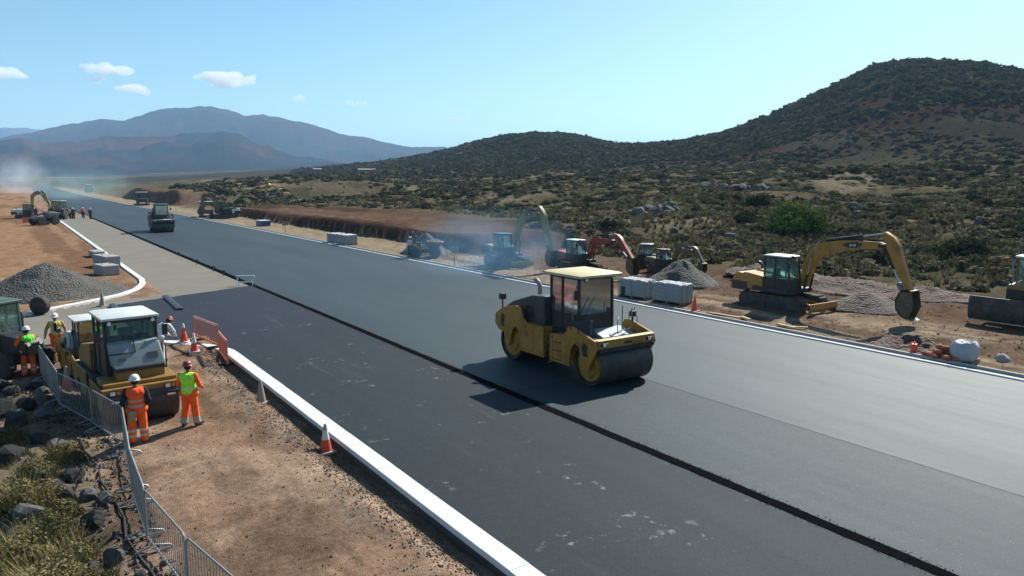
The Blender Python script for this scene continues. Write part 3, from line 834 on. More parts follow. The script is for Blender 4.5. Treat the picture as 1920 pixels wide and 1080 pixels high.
def tandem_roller(label, loc, rz, mats, group=None, scale=1.0):
    Y, RF, FR, HD, BK = mats['body'], mats['roof'], mats['frame'], mats['hood'], mats.get('engine', M['charcoal'])
    t = thing('road_roller', label, 'road roller', loc, rz, group, scale)
    dr = 0.7
    drum(t, -2.2, dr, 1.14, Y)
    drum(t, 2.25, dr, 1.14, Y)
    # front fork plates
    front = [(-0.34, .52), (-0.34, 1.46), (-1.12, 1.52), (-1.36, 1.86), (-1.62, 1.88), (-2.74, 1.58), (-2.84, 1.34), (-2.62, .98), (-2.4, .55), (-2.06, .55), (-2.0, .96), (-1.92, 1.24), (-1.68, 1.34), (-1.5, 1.12), (-1.42, .84), (-1.44, .52)]
    rear = [(0.02, .52), (0.02, 1.6), (0.95, 1.56), (1.22, 1.72), (1.42, 2.06), (1.66, 2.14), (2.55, 1.98), (3.08, 1.66), (3.12, 1.3), (2.86, 1.08), (2.5, 1.02), (2.42, .6), (2.1, .6), (2.04, 1.0), (1.9, 1.26), (1.68, 1.34), (1.5, 1.12), (1.42, .84), (1.44, .52)]
    for s in (-1, 1):
        p = MB().prism_x(front, s * 1.235, s * 1.295).build('fork_plate', Y, t, bevel=0.012)
        MB().prism_x([(-2.36, 1.0), (-2.36, 1.34), (-2.28, 1.44), (-2.14, 1.44), (-2.08, 1.3), (-2.14, 1.0)], s * 1.29, s * 1.303).build('slot', M['black'], p, smooth=0)
        MB().cyl((s * 1.15, -2.2, .7), (s * 1.31, -2.2, .7), 0.13, n=20).build('axle_cap', Y, p)
        q = MB().prism_x(rear, s * 1.235, s * 1.295).build('fork_plate', Y, t, bevel=0.012)
        MB().prism_x([(2.5, 1.25), (2.44, 1.6), (2.52, 1.72), (2.66, 1.7), (2.72, 1.5), (2.66, 1.25)], s * 1.29, s * 1.303).build('slot', M['black'], q, smooth=0)
        MB().cyl((s * 1.15, 2.25, .7), (s * 1.31, 2.25, .7), 0.13, n=20).build('axle_cap', Y, q)
        bl = MB()
        for (y, z) in ((-.5, 1.36), (-.5, .66), (-1.2, 1.36), (-1.3, 1.7), (-2.6, 1.46), (-1.25, .62)): bl.cyl((s * 1.29, y, z), (s * 1.312, y, z), .026, n=6)
        bl.build('bolt', M['black'], p)
        bl = MB()
        for (y, z) in ((.15, 1.48), (.15, .66), (1.3, 1.5), (1.25, .62), (2.95, 1.55), (1.6, 2.0), (2.3, 1.9)): bl.cyl((s * 1.29, y, z), (s * 1.312, y, z), .026, n=6)
        bl.build('bolt', M['black'], q)
        MB().box(s * 1.297, .62, 1.06, .006, .012, .86).build('panel_seam', M['black'], q, smooth=0)
        ho = MB()
        for k, zz in enumerate((.72, .9, 1.1)): ho.tube([(s * (1.12 + .03 * k), -.45, zz), (s * 1.24, -.25, zz - .12), (s * 1.24, -.08, zz - .1), (s * (1.12 + .03 * k), .1, zz + .02)], .024, 6)
        ho.build('hydraulic_hose', M['rubber'], t)
        MB().tube([(s * 1.3, -1.5, 1.78), (s * 1.3, -1.5, 2.12), (s * 1.3, -1.9, 2.02), (s * 1.3, -1.9, 1.72)], .016, 6).build('grab_handle', M['black'], t)
        MB().box(s * 1.3, 1.05, 1.2, 0.012, 0.14, 0.2).build('reflector', M['red_lens'], q, smooth=0)
    c = MB()
    c.span(-1.22, 1.22, -1.42, -0.36, .55, 1.44)
    c.span(-1.22, 1.22, 0.04, 1.40, .55, 1.56)
    c.build('chassis', Y, t, bevel=0.02)
    c = MB()
    c.span(-0.55, 0.55, -0.36, 0.04, .45, 1.3)
    c.span(-1.05, 1.05, -0.34, 0.02, .62, 1.42)
    for z in (.6, .9, 1.15): c.cyl((-1.1, -0.4, z), (-1.05, 0.08, z + .03), 0.03)
    c.build('articulation_joint', M['black'], t)
    # front beam, scraper, lamps
    MB().span(-1.23, 1.23, -2.82, -2.56, 1.32, 1.58).build('front_beam', Y, t, bevel=0.02)
    MB().span(-1.23, 1.23, -2.84, -2.58, 1.58, 1.605).build('bumper_cap', M['yellow_pale'] if mats.get('pale', True) else HD, t, bevel=0.01)
    b = MB().span(-1.2, 1.2, -2.86, -2.5, 1.2, 1.32)
    b.build('scraper', M['black'], t, bevel=0.012)
    b = MB().span(-1.2, 1.2, 2.5, 2.9, 1.1, 1.3)
    b.build('scraper', M['black'], t, bevel=0.012)
    MB().span(-1.23, 1.23, 2.6, 3.06, 1.35, 1.62).build('rear_beam', Y, t, bevel=0.03)
    for x in (-0.98, 0.98):
        h = MB().box(x, -2.86, 1.46, 0.26, 0.09, 0.12).build('headlight', M['black'], t, bevel=0.01)
        MB().box(x - .05, -2.908, 1.46, 0.12, 0.01, 0.09).build('lens', M['lamp'], h)
        MB().box(x + .08, -2.908, 1.46, 0.07, 0.01, 0.08).build('indicator_lens', M['amber'], h)
    MB().box(0.05, -2.824, 1.44, 0.34, 0.01, 0.08).build('badge', M['black'], t)
    # deck, tank cover and console in front of the cab
    MB().span(-1.2, 1.2, -2.56, -1.3, 1.36, 1.42).build('deck', M['black'], t)
    c = MB().prism_x([(-2.0, 1.36), (-2.0, 1.47), (-1.45, 1.62), (-1.2, 1.62), (-1.2, 1.36)], -0.32, 1.12)
    c.build('tank_cover', HD, t, bevel=0.03)
    c = MB().prism_x([(-1.75, 1.36), (-1.6, 1.75), (-1.36, 2.0), (-1.3, 2.0), (-1.3, 1.36)], -1.1, -0.36)
    c.build('step_console', M['black'], t, bevel=0.02)
    m = MB().cyl((-0.7, -1.78, 1.6), (-0.7, -1.72, 1.98), 0.06).ball((-0.7, -1.72, 2.02), 0.12, (1, 1, .6))
    m.build('filler_neck', M['charcoal'], t)
    r = MB()
    r.tube([(.55, -1.75, 1.5), (.55, -1.75, 1.95), (.62, -1.7, 2.0), (.72, -1.6, 2.0)], 0.018, 6)
    r.tube([(.8, -1.7, 1.55), (.8, -1.7, 2.42)], 0.022, 6)
    r.tube([(1.0, -1.95, 1.5), (1.0, -1.95, 2.35)], 0.022, 6)
    r.tube([(.35, -2.0, 1.52), (.5, -1.95, 1.62), (1.0, -1.85, 1.62), (1.1, -1.8, 1.52)], 0.018, 6)
    r.tube([(1.22, -1.75, 1.9), (1.25, -1.75, 2.1), (1.28, -1.8, 2.35)], 0.018, 6)
    r.build('handrail', M['grey_paint'], t)
    m = MB().box(1.15, -1.85, 2.12, 0.2, 0.14, 0.2)
    m.cyl((1.15, -1.85, 1.8), (1.15, -1.85, 2.1), 0.025)
    m.build('work_lamp', M['black'], t, bevel=0.02)
    # cab
    cab_box(t, -0.78, 0.78, -1.3, 0.34, 1.5, 3.42, FR, RF, M['glass'], lower=0.62, roof_over=0.17, rake=0.05, post=0.09)
    MB().span(-0.9, 0.9, -1.28, 0.46, 1.42, 1.55).build('cab_floor', M['black'], t)
    seat_and_wheel(t, 0.1, -0.15, 2.05)
    for s in (-1, 1):
        w = MB().tube([(s * .8, -1.28, 3.2), (s * 1.0, -1.42, 3.2), (s * 1.04, -1.44, 3.05)], 0.014, 6)
        w.box(s * 1.04, -1.45, 2.88, 0.16, 0.04, 0.32)
        w.build('mirror', M['black'], t)
        MB().tube([(s * .8, -1.05, 1.75), (s * .85, -1.05, 1.8), (s * .85, -1.05, 2.9), (s * .8, -1.05, 2.95)], 0.014, 6).build('grab_rail', M['grey_paint'], t)
    MB().tube([(-0.6, -1.36, 2.12), (-0.2, -1.38, 2.75)], 0.012, 6).build('wiper', M['black'], t)
    for x in (-.6, .6):
        m = MB().box(x, -1.42, 3.36, 0.16, 0.08, 0.1).build('roof_lamp', M['black'], t, bevel=0.01)
        MB().box(x, -1.463, 3.36, 0.12, 0.01, 0.07).build('lens', M['lamp'], m)
    # engine cover
    e = MB().prism_x([(0.37, 1.56), (0.37, 2.62), (1.15, 2.56), (2.35, 2.2), (2.98, 1.86), (3.02, 1.5)], -1.0, 1.0).build('engine_cover', BK, t, bevel=0.06)
    for s in (-1, 1):
        g = MB()
        for k in range(6): g.box(s * 1.004, 1.0 + k * 0.09, 1.98, 0.012, 0.05, 0.42)
        g.build('grille', M['black'], e, smooth=0)
        MB().box(s * 1.006, 1.9, 1.78, 0.01, 0.24, 0.07).build('badge', M['hood_white'], e, smooth=0)
    g = MB()
    for k in range(7): g.box(0, 3.01, 1.56 + k * 0.045, 1.5, 0.02, 0.022)
    g.build('grille', M['black'], e, smooth=0)
    MB().tube([(-.5, 1.3, 2.4), (-.5, 1.3, 2.78), (-.5, 1.36, 2.92), (-.5, 1.5, 3.02), (-.5, 1.6, 3.04)], [.085, .085, .085, .08, .075], 14).build('exhaust_pipe', M['grey_paint'], t)
    l = MB().cyl((-1.05, 2.95, 1.7), (-1.05, 2.95, 2.2), 0.03).box(-1.05, 2.95, 2.3, 0.22, 0.2, 0.22)
    l.build('tail_lamp', M['black'], t, bevel=0.015)
    for s in (-1, 1):
        a = MB()
        for k in range(3): a.box(s * 1.22, -0.75 + k * 0.0, .62 + k * .3, 0.16, 0.44, 0.03)
        a.tube([(s * 1.28, -.98, .6), (s * 1.28, -.98, 1.5)], .02, 6).tube([(s * 1.28, -.52, .6), (s * 1.28, -.52, 1.5)], .02, 6)
        a.build('step', M['black'], t)
    return t

def hooded_roller(label, loc, rz, group=None, scale=1.0):
    """roller with a broad sloping white hood in front of its cab"""
    t = thing('road_roller', label, 'road roller', loc, rz, group, scale)
    AM, WH = M['orange_paint'], M['hood_grey']
    drum(t, -1.95, 0.7, 1.06, AM)
    drum(t, 1.95, 0.7, 1.06, AM)
    for s in (-1, 1):
        MB().prism_x([(-.5, .5), (-.5, 1.3), (-1.6, 1.3), (-2.4, 1.3), (-2.46, 1.02), (-2.1, .55), (-1.8, .55), (-1.75, .9), (-1.25, .95), (-1.15, .5)], s * 1.14, s * 1.2).build('fork_plate', AM, t, bevel=0.012)
        MB().prism_x([(.1, .5), (.1, 1.4), (1.6, 1.4), (2.6, 1.3), (2.66, 1.02), (2.1, .55), (1.8, .55), (1.75, .9), (1.25, .95), (1.15, .5)], s * 1.14, s * 1.2).build('fork_plate', AM, t, bevel=0.012)
        MB().cyl((s * 1.05, -1.95, .7), (s * 1.22, -1.95, .7), .12, n=18).build('axle_cap', AM, t)
    MB().span(-1.18, 1.18, -2.5, -2.28, 1.02, 1.3).build('front_beam', AM, t, bevel=0.03)
    b = MB().span(-1.15, 1.15, -2.62, -2.3, .82, 1.0).build('scraper', M['black'], t, bevel=0.012)
    for x in (-.82, .82):
        h = MB().box(x, -2.52, 1.17, .34, .06, .15).build('headlight', M['black'], t, bevel=.01)
        MB().box(x - .07, -2.553, 1.17, .15, .01, .11).build('lens', M['lamp'], h)
        MB().box(x + .1, -2.553, 1.17, .09, .01, .1).build('indicator_lens', M['amber'], h)
        MB().box(x, -2.63, .9, .24, .02, .06).build('reflector', M['lamp'], b)
    MB().span(-1.1, 1.1, -1.6, 2.2, .5, 1.28).build('chassis', M['black'], t, bevel=.02)
    MB().prism_x([(-2.3, 1.28), (-2.3, 1.42), (-1.3, 1.5), (-1.3, 1.28)], -1.1, 1.1).build('deck', AM, t, bevel=.02)
    # hood: amber sill, dark strip, pale sloping cover with two vents
    MB().span(-.62, .82, -2.02, -1.4, 1.42, 1.7).build('hood_sill', AM, t, bevel=.02)
    MB().span(-.64, .84, -2.04, -1.4, 1.7, 1.8).build('hood_strip', M['black'], t, bevel=.01)
    hood = MB()
    hood.rings([[(-.66, -2.06, 1.8), (.84, -2.06, 1.8), (.84, -1.38, 1.8), (-.66, -1.38, 1.8)], [(-.7, -2.03, 1.88), (.86, -2.03, 1.88), (.86, -1.38, 1.88), (-.7, -1.38, 1.88)], [(-.76, -1.66, 2.56), (.78, -1.66, 2.56), (.78, -1.38, 2.62), (-.76, -1.38, 2.62)]])
    hood = hood.build('hood', WH, t, bevel=.05)
    def on_hood(x, f, w, h):
        y, z = -2.03 + .37 * f, 1.88 + .68 * f
        a = math.atan2(.68, .37)
        return MB().box(x, y - .012, z + .012, w, h, .02, (a, 0, 0))
    on_hood(-.42, .3, .24, .09).build('vent', M['charcoal'], hood)
    on_hood(.5, .36, .32, .2).build('vent', M['charcoal'], hood)
    on_hood(-.4, .56, .78, .035).build('panel_gap', M['black'], hood)
    on_hood(.0, .82, .035, .42).build('panel_gap', M['black'], hood)
    cab_box(t, -.82, .82, -1.45, .45, 1.4, 3.32, M['black'], M['white'], M['glass_clear'], lower=1.1, roof_over=.06, rake=.06, post=.11, roof_h=.13)
    seat_and_wheel(t, .1, -.35, 2.1)
    MB().tube([(.1, -1.46, 2.62), (.35, -1.46, 2.8), (.5, -1.44, 2.7)], .015, 6).build('wiper', M['black'], t)
    for x in (-.66, .66):
        m = MB().cyl((x, -1.55, 3.24), (x, -1.47, 3.24), .075).build('roof_lamp', M['black'], t)
        MB().cyl((x, -1.565, 3.24), (x, -1.55, 3.24), .06).build('lens', M['lamp'], m)
    for s in (-1, 1):
        w = MB().tube([(s * .84, -1.4, 3.1), (s * 1.0, -1.5, 3.05)], .014, 6).box(s * 1.02, -1.52, 2.86, .17, .05, .36)
        w.build('mirror', M['black'], t)
        a = MB()
        for k in range(4): a.box(s * 1.06, -.9, .62 + k * .28, .14, .42, .03)
        a.tube([(s * 1.1, -1.12, .6), (s * 1.1, -1.12, 2.3)], .022, 6).tube([(s * 1.1, -.68, .6), (s * 1.1, -.68, 2.3)], .022, 6)
        a.build('step', M['black'], t)
    e = MB().prism_x([(.5, 1.28), (.5, 2.3), (2.2, 2.0), (2.75, 1.7), (2.75, 1.28)], -.95, .95).build('engine_cover', M['orange_paint'], t, bevel=.05)
    MB().tube([(-.6, 1.4, 2.0), (-.6, 1.4, 2.5), (-.6, 1.55, 2.65)], .06, 10).build('exhaust_pipe', M['grey_paint'], t)
    return t

def offset_poly(pts, hs):
    """polygon round a centre line of (y, z) points with thickness hs"""
    up, dn = [], []
    n = len(pts)
    for k in range(n):
        a = pts[max(k - 1, 0)]; b = pts[min(k + 1, n - 1)]
        dy, dz = b[0] - a[0], b[1] - a[1]
        l = math.hypot(dy, dz)
        ny, nz = -dz / l, dy / l
        h = hs[k] / 2
        up.append((pts[k][0] + ny * h, pts[k][1] + nz * h)); dn.append((pts[k][0] - ny * h, pts[k][1] - nz * h))
    return up + dn[::-1]
def bez(p0, p1, p2, n=8):
    return [((1 - t) ** 2 * p0[0] + 2 * t * (1 - t) * p1[0] + t * t * p2[0], (1 - t) ** 2 * p0[1] + 2 * t * (1 - t) * p1[1] + t * t * p2[1]) for t in np.linspace(0, 1, n)]

def ram(t, a, b, x, r=0.07, split=0.55):
    a, b = Vector((x, *a)), Vector((x, *b))
    m = a + (b - a) * split
    c = MB().cyl(tuple(a), tuple(m), r).cyl(tuple(m - (b - a).normalized() * .06), tuple(m), r * 1.15)
    o = c.build('cylinder', M['black'], t)
    MB().cyl(tuple(m), tuple(b), r * .55).build('rod', M['bright_steel'], o)

def excavator(label, loc, rz, body, boomc=None, roof=None, group=None, scale=1.0, pose=None, detail=True, cwm=None, swing=0.0, decal=True):
    t = thing('excavator', label, 'excavator', loc, rz, group, scale)
    boomc = boomc or body
    # tracks
    L, hz, tw = 1.95, 0.72, 0.46
    for s in (-1, 1):
        x = s * 0.86
        prof = [(-L + .36 - .36 * math.sin(a), .36 + .36 * math.cos(a)) for a in np.linspace(0, math.pi, 9)] + [(L - .36 + .36 * math.sin(a), .36 - .36 * math.cos(a)) for a in np.linspace(0, math.pi, 9)]
        k = MB().prism_x(prof, x - tw / 2, x + tw / 2)
        tr = k.build('track', M['track'], t, smooth=25)
        sh = MB()
        for i in range(int((2 * L - .7) / .16)):
            y = -L + .38 + i * .16
            sh.box(x, y, .735, tw + .03, .1, .035); sh.box(x, y, .0, tw + .03, .1, .035)
        for sgn, yc in ((-1, -L + .36), (1, L - .36)):
            for a in np.linspace(0.2, math.pi - 0.2, 6):
                sh.box(x, yc + sgn * .375 * math.sin(a), .36 + .375 * math.cos(a), tw + .03, .04, .1, (sgn * -a + math.pi / 2 * 0, 0, 0))
        sh.build('track_shoe', M['track'], tr, smooth=0)
        w = MB()
        for yc, r in ((-L + .36, .25), (L - .36, .25)): w.cyl((x + s * (tw / 2 - .05), yc, .36), (x + s * (tw / 2 + .02), yc, .36), r, n=20)
        for i in range(5): w.cyl((x + s * (tw / 2 - .05), -L + .9 + i * .54, .2), (x + s * (tw / 2 + .015), -L + .9 + i * .54, .2), .11, n=12)
        w.box(x + s * tw / 2, 0, .42, .03, 2 * L - 1.3, .2)
        w.build('track_wheel', M['charcoal'], tr)
    MB().span(-.7, .7, -.9, .9, .35, .68).cyl((0, 0, .6), (0, 0, .86), .6, n=24).build('undercarriage', M['black'], t)
    # house
    h = MB().span(-1.05, 1.05, -1.05, 1.2, .86, 1.1).build('platform', M['black'], t, bevel=.03)
    cw = [(1.1, .88), (1.1, 1.62), (2.2, 1.75), (2.42, 1.6), (2.5, 1.3), (2.42, .95), (2.2, .86)]
    MB().prism_x(cw, -1.05, 1.05).build('counterweight', cwm or body, t, bevel=.1, seg=3)
    MB().span(-1.06, 1.06, 1.45, 2.53, .8, 1.3).build('bumper_band', M['black'], t, bevel=.05)
    MB().prism_x([(-.1, 1.1), (-.1, 1.5), (.3, 1.72), (1.6, 1.86), (1.9, 1.78), (1.9, 1.1)], .1, 1.03).build('engine_cover', body, t, bevel=.06)
    MB().prism_x([(.55, 1.1), (.55, 1.66), (1.7, 1.78), (1.9, 1.7), (1.9, 1.1)], -1.03, .1).build('side_cover', body, t, bevel=.06)
    MB().tube([(.5, 1.75, 1.75), (.5, 1.75, 2.05), (.5, 1.85, 2.16), (.5, 1.98, 2.2)], .07, 10).build('exhaust_pipe', M['black'], t)
    cab_box(t, -1.02, -.04, -1.15, .5, 1.1, 2.74, M['black'], roof or M['white'], M['glass_clear'], lower=.5, roof_over=.02, rake=.22, post=.075, roof_h=.1)
    seat_and_wheel(t, -.53, -.2, 1.42)
    # boom, arm, bucket
    pose = pose or {}
    F = pose.get('foot', (-1.0, 1.25)); K = pose.get('knee', (-1.35, 3.45)); T = pose.get('tip', (-5.1, 3.62))
    S0 = pose.get('arm_top', (-5.2, 4.18)); S1 = pose.get('arm_end', (-6.55, 1.6)); BA = pose.get('bucket', 0.0)
    bx = pose.get('x', 0.28)
    mt = (F[0] * .45 + T[0] * .55, T[1] - .12)
    Cn = (K[0] * .68 + (F[0] + mt[0]) * .16, K[1] * .68 + (F[1] + mt[1]) * .16)
    a0 = (F[0] + (Cn[0] - F[0]) * .66, F[1] + (Cn[1] - F[1]) * .66)
    a1 = (Cn[0] + (mt[0] - Cn[0]) * .42, Cn[1] + (mt[1] - Cn[1]) * .42)
    pts = [F, ((F[0] + a0[0]) / 2, (F[1] + a0[1]) / 2)] + bez(a0, Cn, a1, 5) + [mt, (F[0] * .2 + T[0] * .8, T[1] - .03), T]
    n = len(pts)
    hs = list(np.interp(np.arange(n), [0, 2, 6, n - 2, n - 1], [.42, .56, .66, .4, .3]))
    bo = MB().prism_x(offset_poly(pts, hs), bx - .17, bx + .17).build('boom', boomc, t, bevel=.025)
    MB().cyl((bx - .24, *T), (bx + .24, *T), .1, n=16).build('pivot_pin', M['black'], bo)
    if decal:
        mid = ((pts[-3][0] + pts[-2][0]) / 2, (pts[-3][1] + pts[-2][1]) / 2)
        an = math.atan2(pts[-2][1] - pts[-3][1], pts[-2][0] - pts[-3][0])
        for s in (-1, 1):
            d = MB()
            d.M = Matrix.Translation((bx + s * .172, mid[0] + .1, mid[1])) @ Matrix.Rotation(an, 4, 'X')
            d.prism_x([(.5, -.13), (.5, .0), (.42, .1), (.34, .02), (.3, .14), (-.2, .12), (-.48, .02), (-.48, -.03), (-.2, -.13), (.3, -.15), (.4, -.03)][::-1], -.004, .004)
            dd = d.build('decal', M['black'], bo, smooth=0)
            e = MB()
            e.M = d.M
            e.prism_x([(.2, -.06), (.2, .07), (.08, .07), (.04, .0), (.08, -.06)], s * .004, s * .009)
            e.prism_x([(0, -.06), (0, .06), (-.12, .07), (-.14, -.05)], s * .004, s * .009)
            e.build('lettering', M['hood_white'], dd, smooth=0)
    # arm
    ax = (S1[0] - S0[0], S1[1] - S0[1])
    P = lambda f, o: (S0[0] + ax[0] * f + ax[1] / math.hypot(*ax) * o, S0[1] + ax[1] * f - ax[0] / math.hypot(*ax) * o)
    nrm = -1
    poly = [P(0.0, .1 * nrm), P(-.02, -.1 * nrm), P(.12, -.36 * nrm), P(.28, -.44 * nrm), P(.4, -.36 * nrm), P(1.0, -.14 * nrm), P(1.03, .1 * nrm), P(.45, .16 * nrm), P(.2, .12 * nrm)]
    ar = MB().prism_x(poly, bx - .15, bx + .15).build('arm', boomc, t, bevel=.025)
    # bucket
    c, sn = math.cos(BA), math.sin(BA)
    def B(p): return (S1[0] + .88 * (p[0] * c - p[1] * sn), S1[1] + .88 * (p[0] * sn + p[1] * c))
    out = [(-.25, .1), (.2, .12), (.42, -.1), (.55, -.5), (.5, -.95), (.2, -1.3), (-.15, -1.42)]
    inn = [(-.15, -1.37), (.16, -1.25), (.44, -.93), (.48, -.5), (.36, -.14), (.16, .05), (-.25, .04)]
    bk = MB().prism_x([B(p) for p in out + inn], bx - .36, bx + .36)
    side = [B(p) for p in out[:-1] + [(-.15, -1.40), (-.42, -.75)]]
    for s in (-1, 1): bk.prism_x(side, bx + s * .36, bx + s * .33)
    bk = bk.build('bucket', pose.get('bucket_mat', M['bucket']), t, smooth=25)
    te = MB()
    for k in range(5):
        x = bx - .3 + k * .15
        te.prism_x([B((-.15, -1.36)), B((-.15, -1.43)), B((-.4, -1.45))], x - .045, x + .045)
    te.build('bucket_tooth', M['bright_steel'], bk, smooth=0)
    # rams and links
    for s in (-1, 1):
        ram(t, (F[0] - .22, F[1] - .3), (pts[3][0] - .02, pts[3][1] - .1), bx + s * .25, .065)
    ram(t, (pts[6][0], pts[6][1] + .42), P(.0, .02), bx, .08, .62)
    lk = P(.82, .3 * nrm)
    ram(t, P(.2, .3 * nrm), lk, bx, .07, .6)
    l2 = MB().prism_x(offset_poly([lk, B((.38, .0))], [.12, .12]), bx - .2, bx + .2).prism_x(offset_poly([lk, P(.86, 0)], [.12, .12]), bx - .2, bx + .2)
    l2.build('bucket_link', M['grey_paint'], t)
    hose = MB()
    for s in (-.08, .0, .08):
        q = pts[5:]
        hose.tube([(bx + s, p[0], p[1] + hs[5 + i] / 2 + .04 + .05 * math.sin(i * 2 + s * 20)) for i, p in enumerate(q)], .022, 6)
    hose.build('hose', M['rubber'], bo)
    w = MB().tube([(-1.02, -1.0, 2.5), (-1.18, -1.15, 2.5)], .014, 6).box(-1.2, -1.17, 2.36, .16, .04, .3)
    w.tube([(.98, -.6, 1.5), (1.02, -.62, 2.0)], .014, 6).box(1.02, -.62, 2.1, .14, .04, .26)
    w.build('mirror', M['black'], t)
    r = MB().tube([(-1.04, -.55, 1.2), (-1.08, -.55, 1.3), (-1.08, -.55, 2.0), (-1.04, -.55, 2.1)], .015, 6)
    r.tube([(.95, -.2, 1.2), (1.0, -.2, 2.0), (1.0, .4, 2.1), (1.0, .4, 1.7)], .018, 6)
    r.build('grab_rail', M['black'], t)
    b = MB().box(-.7, -.98, 2.78, .14, .1, .1).build('work_lamp', M['black'], t)
    # dozer blade in front of the tracks
    bl = MB().prism_x([(-2.3, .12), (-2.36, .12), (-2.48, .3), (-2.44, .55), (-2.38, .55), (-2.38, .3)], -1.1, 1.1)
    for s in (-1, 1): bl.prism_x(offset_poly([(-.8, .5), (-2.4, .3)], [.14, .14]), s * .45 - .06, s * .45 + .06)
    bl.build('blade', boomc, t, smooth=0)
    return t

def wheel(t, x, y, r, w, rim=None):
    s = 1 if x > 0 else -1
    ty = MB().lathe_x([(x - w / 2, r * .6), (x - w / 2, r * .9), (x - w * .4, r * .98), (x - w * .2, r), (x + w * .2, r), (x + w * .4, r * .98), (x + w / 2, r * .9), (x + w / 2, r * .6)], y, r, 24)
    o = ty.build('wheel', M['rubber'], t, smooth=30)
    lg = MB()
    for k in range(16):
        a = 2 * math.pi * k / 16
        lg.box(x + (w * .22 if k % 2 else -w * .22), y + r * 1.005 * math.cos(a), r + r * 1.005 * math.sin(a), w * .5, .05, r * .16, (a + math.pi / 2 + .0, 0, 0))
    tag(lg.build('tread', M['rubber'], o, smooth=0), kind='stuff')
    MB().lathe_x([(x + s * w * .30, r * .62), (x + s * w * .42, r * .6), (x + s * w * .36, r * .4), (x + s * w * .36, r * .16), (x + s * w * .46, r * .14), (x + s * w * .46, .01)], y, r, 18).build('rim', rim or M['olive_paint'], o)

def tractor(label, loc, rz, body, cabm=None, group=None, scale=1.0, roof=None, loader=False, name='tractor', cat='tractor', cab=True):
    t = thing(name, label, cat, loc, rz, group, scale)
    for s in (-1, 1):
        wheel(t, s * .85, .8, .72, .42)
        wheel(t, s * .78, -1.25, .48, .3)
        MB().prism_x([(0.05, 1.1), (.2, 1.5), (.7, 1.62), (1.25, 1.5), (1.45, 1.2), (1.38, 1.16), (1.2, 1.42), (.7, 1.53), (.28, 1.42), (.12, 1.08)], s * .62, s * 1.1).build('mudguard', body, t, smooth=0)
    MB().span(-.35, .35, -1.6, 1.2, .45, .85).span(-.75, .75, -1.35, -1.15, .42, .54).span(-.7, .7, .7, .9, .62, .82).build('chassis', M['black'], t, bevel=.03)
    e = MB().prism_x([(-1.85, .8), (-1.85, 1.25), (-1.7, 1.4), (-.35, 1.55), (-.35, .8)], -.38, .38).build('hood', body, t, bevel=.05)
    g = MB()
    for k in range(6): g.box(0, -1.86, .86 + k * .07, .6, .02, .035)
    g.build('grille', M['black'], e, smooth=0)
    for x in (-.24, .24): MB().cyl((x, -1.88, 1.22), (x, -1.84, 1.22), .07).build('headlight', M['lamp'], t)
    MB().tube([(.3, -.9, 1.45), (.3, -.9, 2.2), (.3, -.84, 2.3)], .04, 8).build('exhaust_pipe', M['black'], t)
    if cab:
        cab_box(t, -.68, .68, -.4, 1.1, .95, 2.6, cabm or M['black'], roof or M['white'], M['glass_clear'], lower=.45, rake=.15)
        seat_and_wheel(t, 0, .55, 1.35)
    else:
        seat_and_wheel(t, 0, .55, 1.2)
        MB().tube([(-.6, 1.0, 1.0), (-.6, 1.0, 2.3), (-.5, 1.0, 2.4), (.5, 1.0, 2.4), (.6, 1.0, 2.3), (.6, 1.0, 1.0)], .035, 8).build('roll_bar', M['black'], t)
    if loader:
        for s in (-1, 1): MB().prism_x(offset_poly([(.0, 1.5), (-1.6, 1.3), (-2.6, .5)], [.16, .2, .14]), s * .55 - .05, s * .55 + .05).build('loader_arm', body, t)
        MB().prism_x([(-2.5, .9), (-2.55, .2), (-3.2, .05), (-3.2, .09), (-2.62, .26), (-2.57, .9)], -.95, .95).build('loader_bucket', M['grey_paint'], t)
    return t

def dumper(label, loc, rz, body, scale=1.0):
    t = thing('site_dumper', label, 'dumper', loc, rz, None, scale)
    for s in (-1, 1):
        wheel(t, s * .72, -.85, .48, .34); wheel(t, s * .72, .75, .48, .34)
    MB().span(-.4, .4, -1.1, 1.1, .42, .72).build('chassis', M['black'], t, bevel=.03)
    k = MB().rings([[(-.5, -.35, .75), (.5, -.35, .75), (.5, -1.1, .75), (-.5, -1.1, .75)], [(-.8, -.15, 1.4), (.8, -.15, 1.4), (.8, -1.6, 1.35), (-.8, -1.6, 1.35)]])
    k.build('skip', body, t, bevel=.03)
    MB().rings([[(-.66, -.28, 1.405), (.66, -.28, 1.405), (.66, -1.4, 1.36), (-.66, -1.4, 1.36)], [(-.3, -.6, 1.56), (.3, -.6, 1.56), (.3, -1.0, 1.54), (-.3, -1.0, 1.54)]]).build('load', M['ground_pile'], t)
    MB().prism_x([(.3, .72), (.3, 1.1), (1.15, 1.05), (1.2, .72)], -.5, .5).build('engine_cover', body, t, bevel=.04)
    seat_and_wheel(t, 0, .55, 1.15)
    MB().tube([(-.5, 1.05, .9), (-.5, 1.05, 2.1), (-.4, 1.05, 2.2), (.4, 1.05, 2.2), (.5, 1.05, 2.1), (.5, 1.05, .9)], .035, 8).build('roll_bar', M['black'], t)
    return t

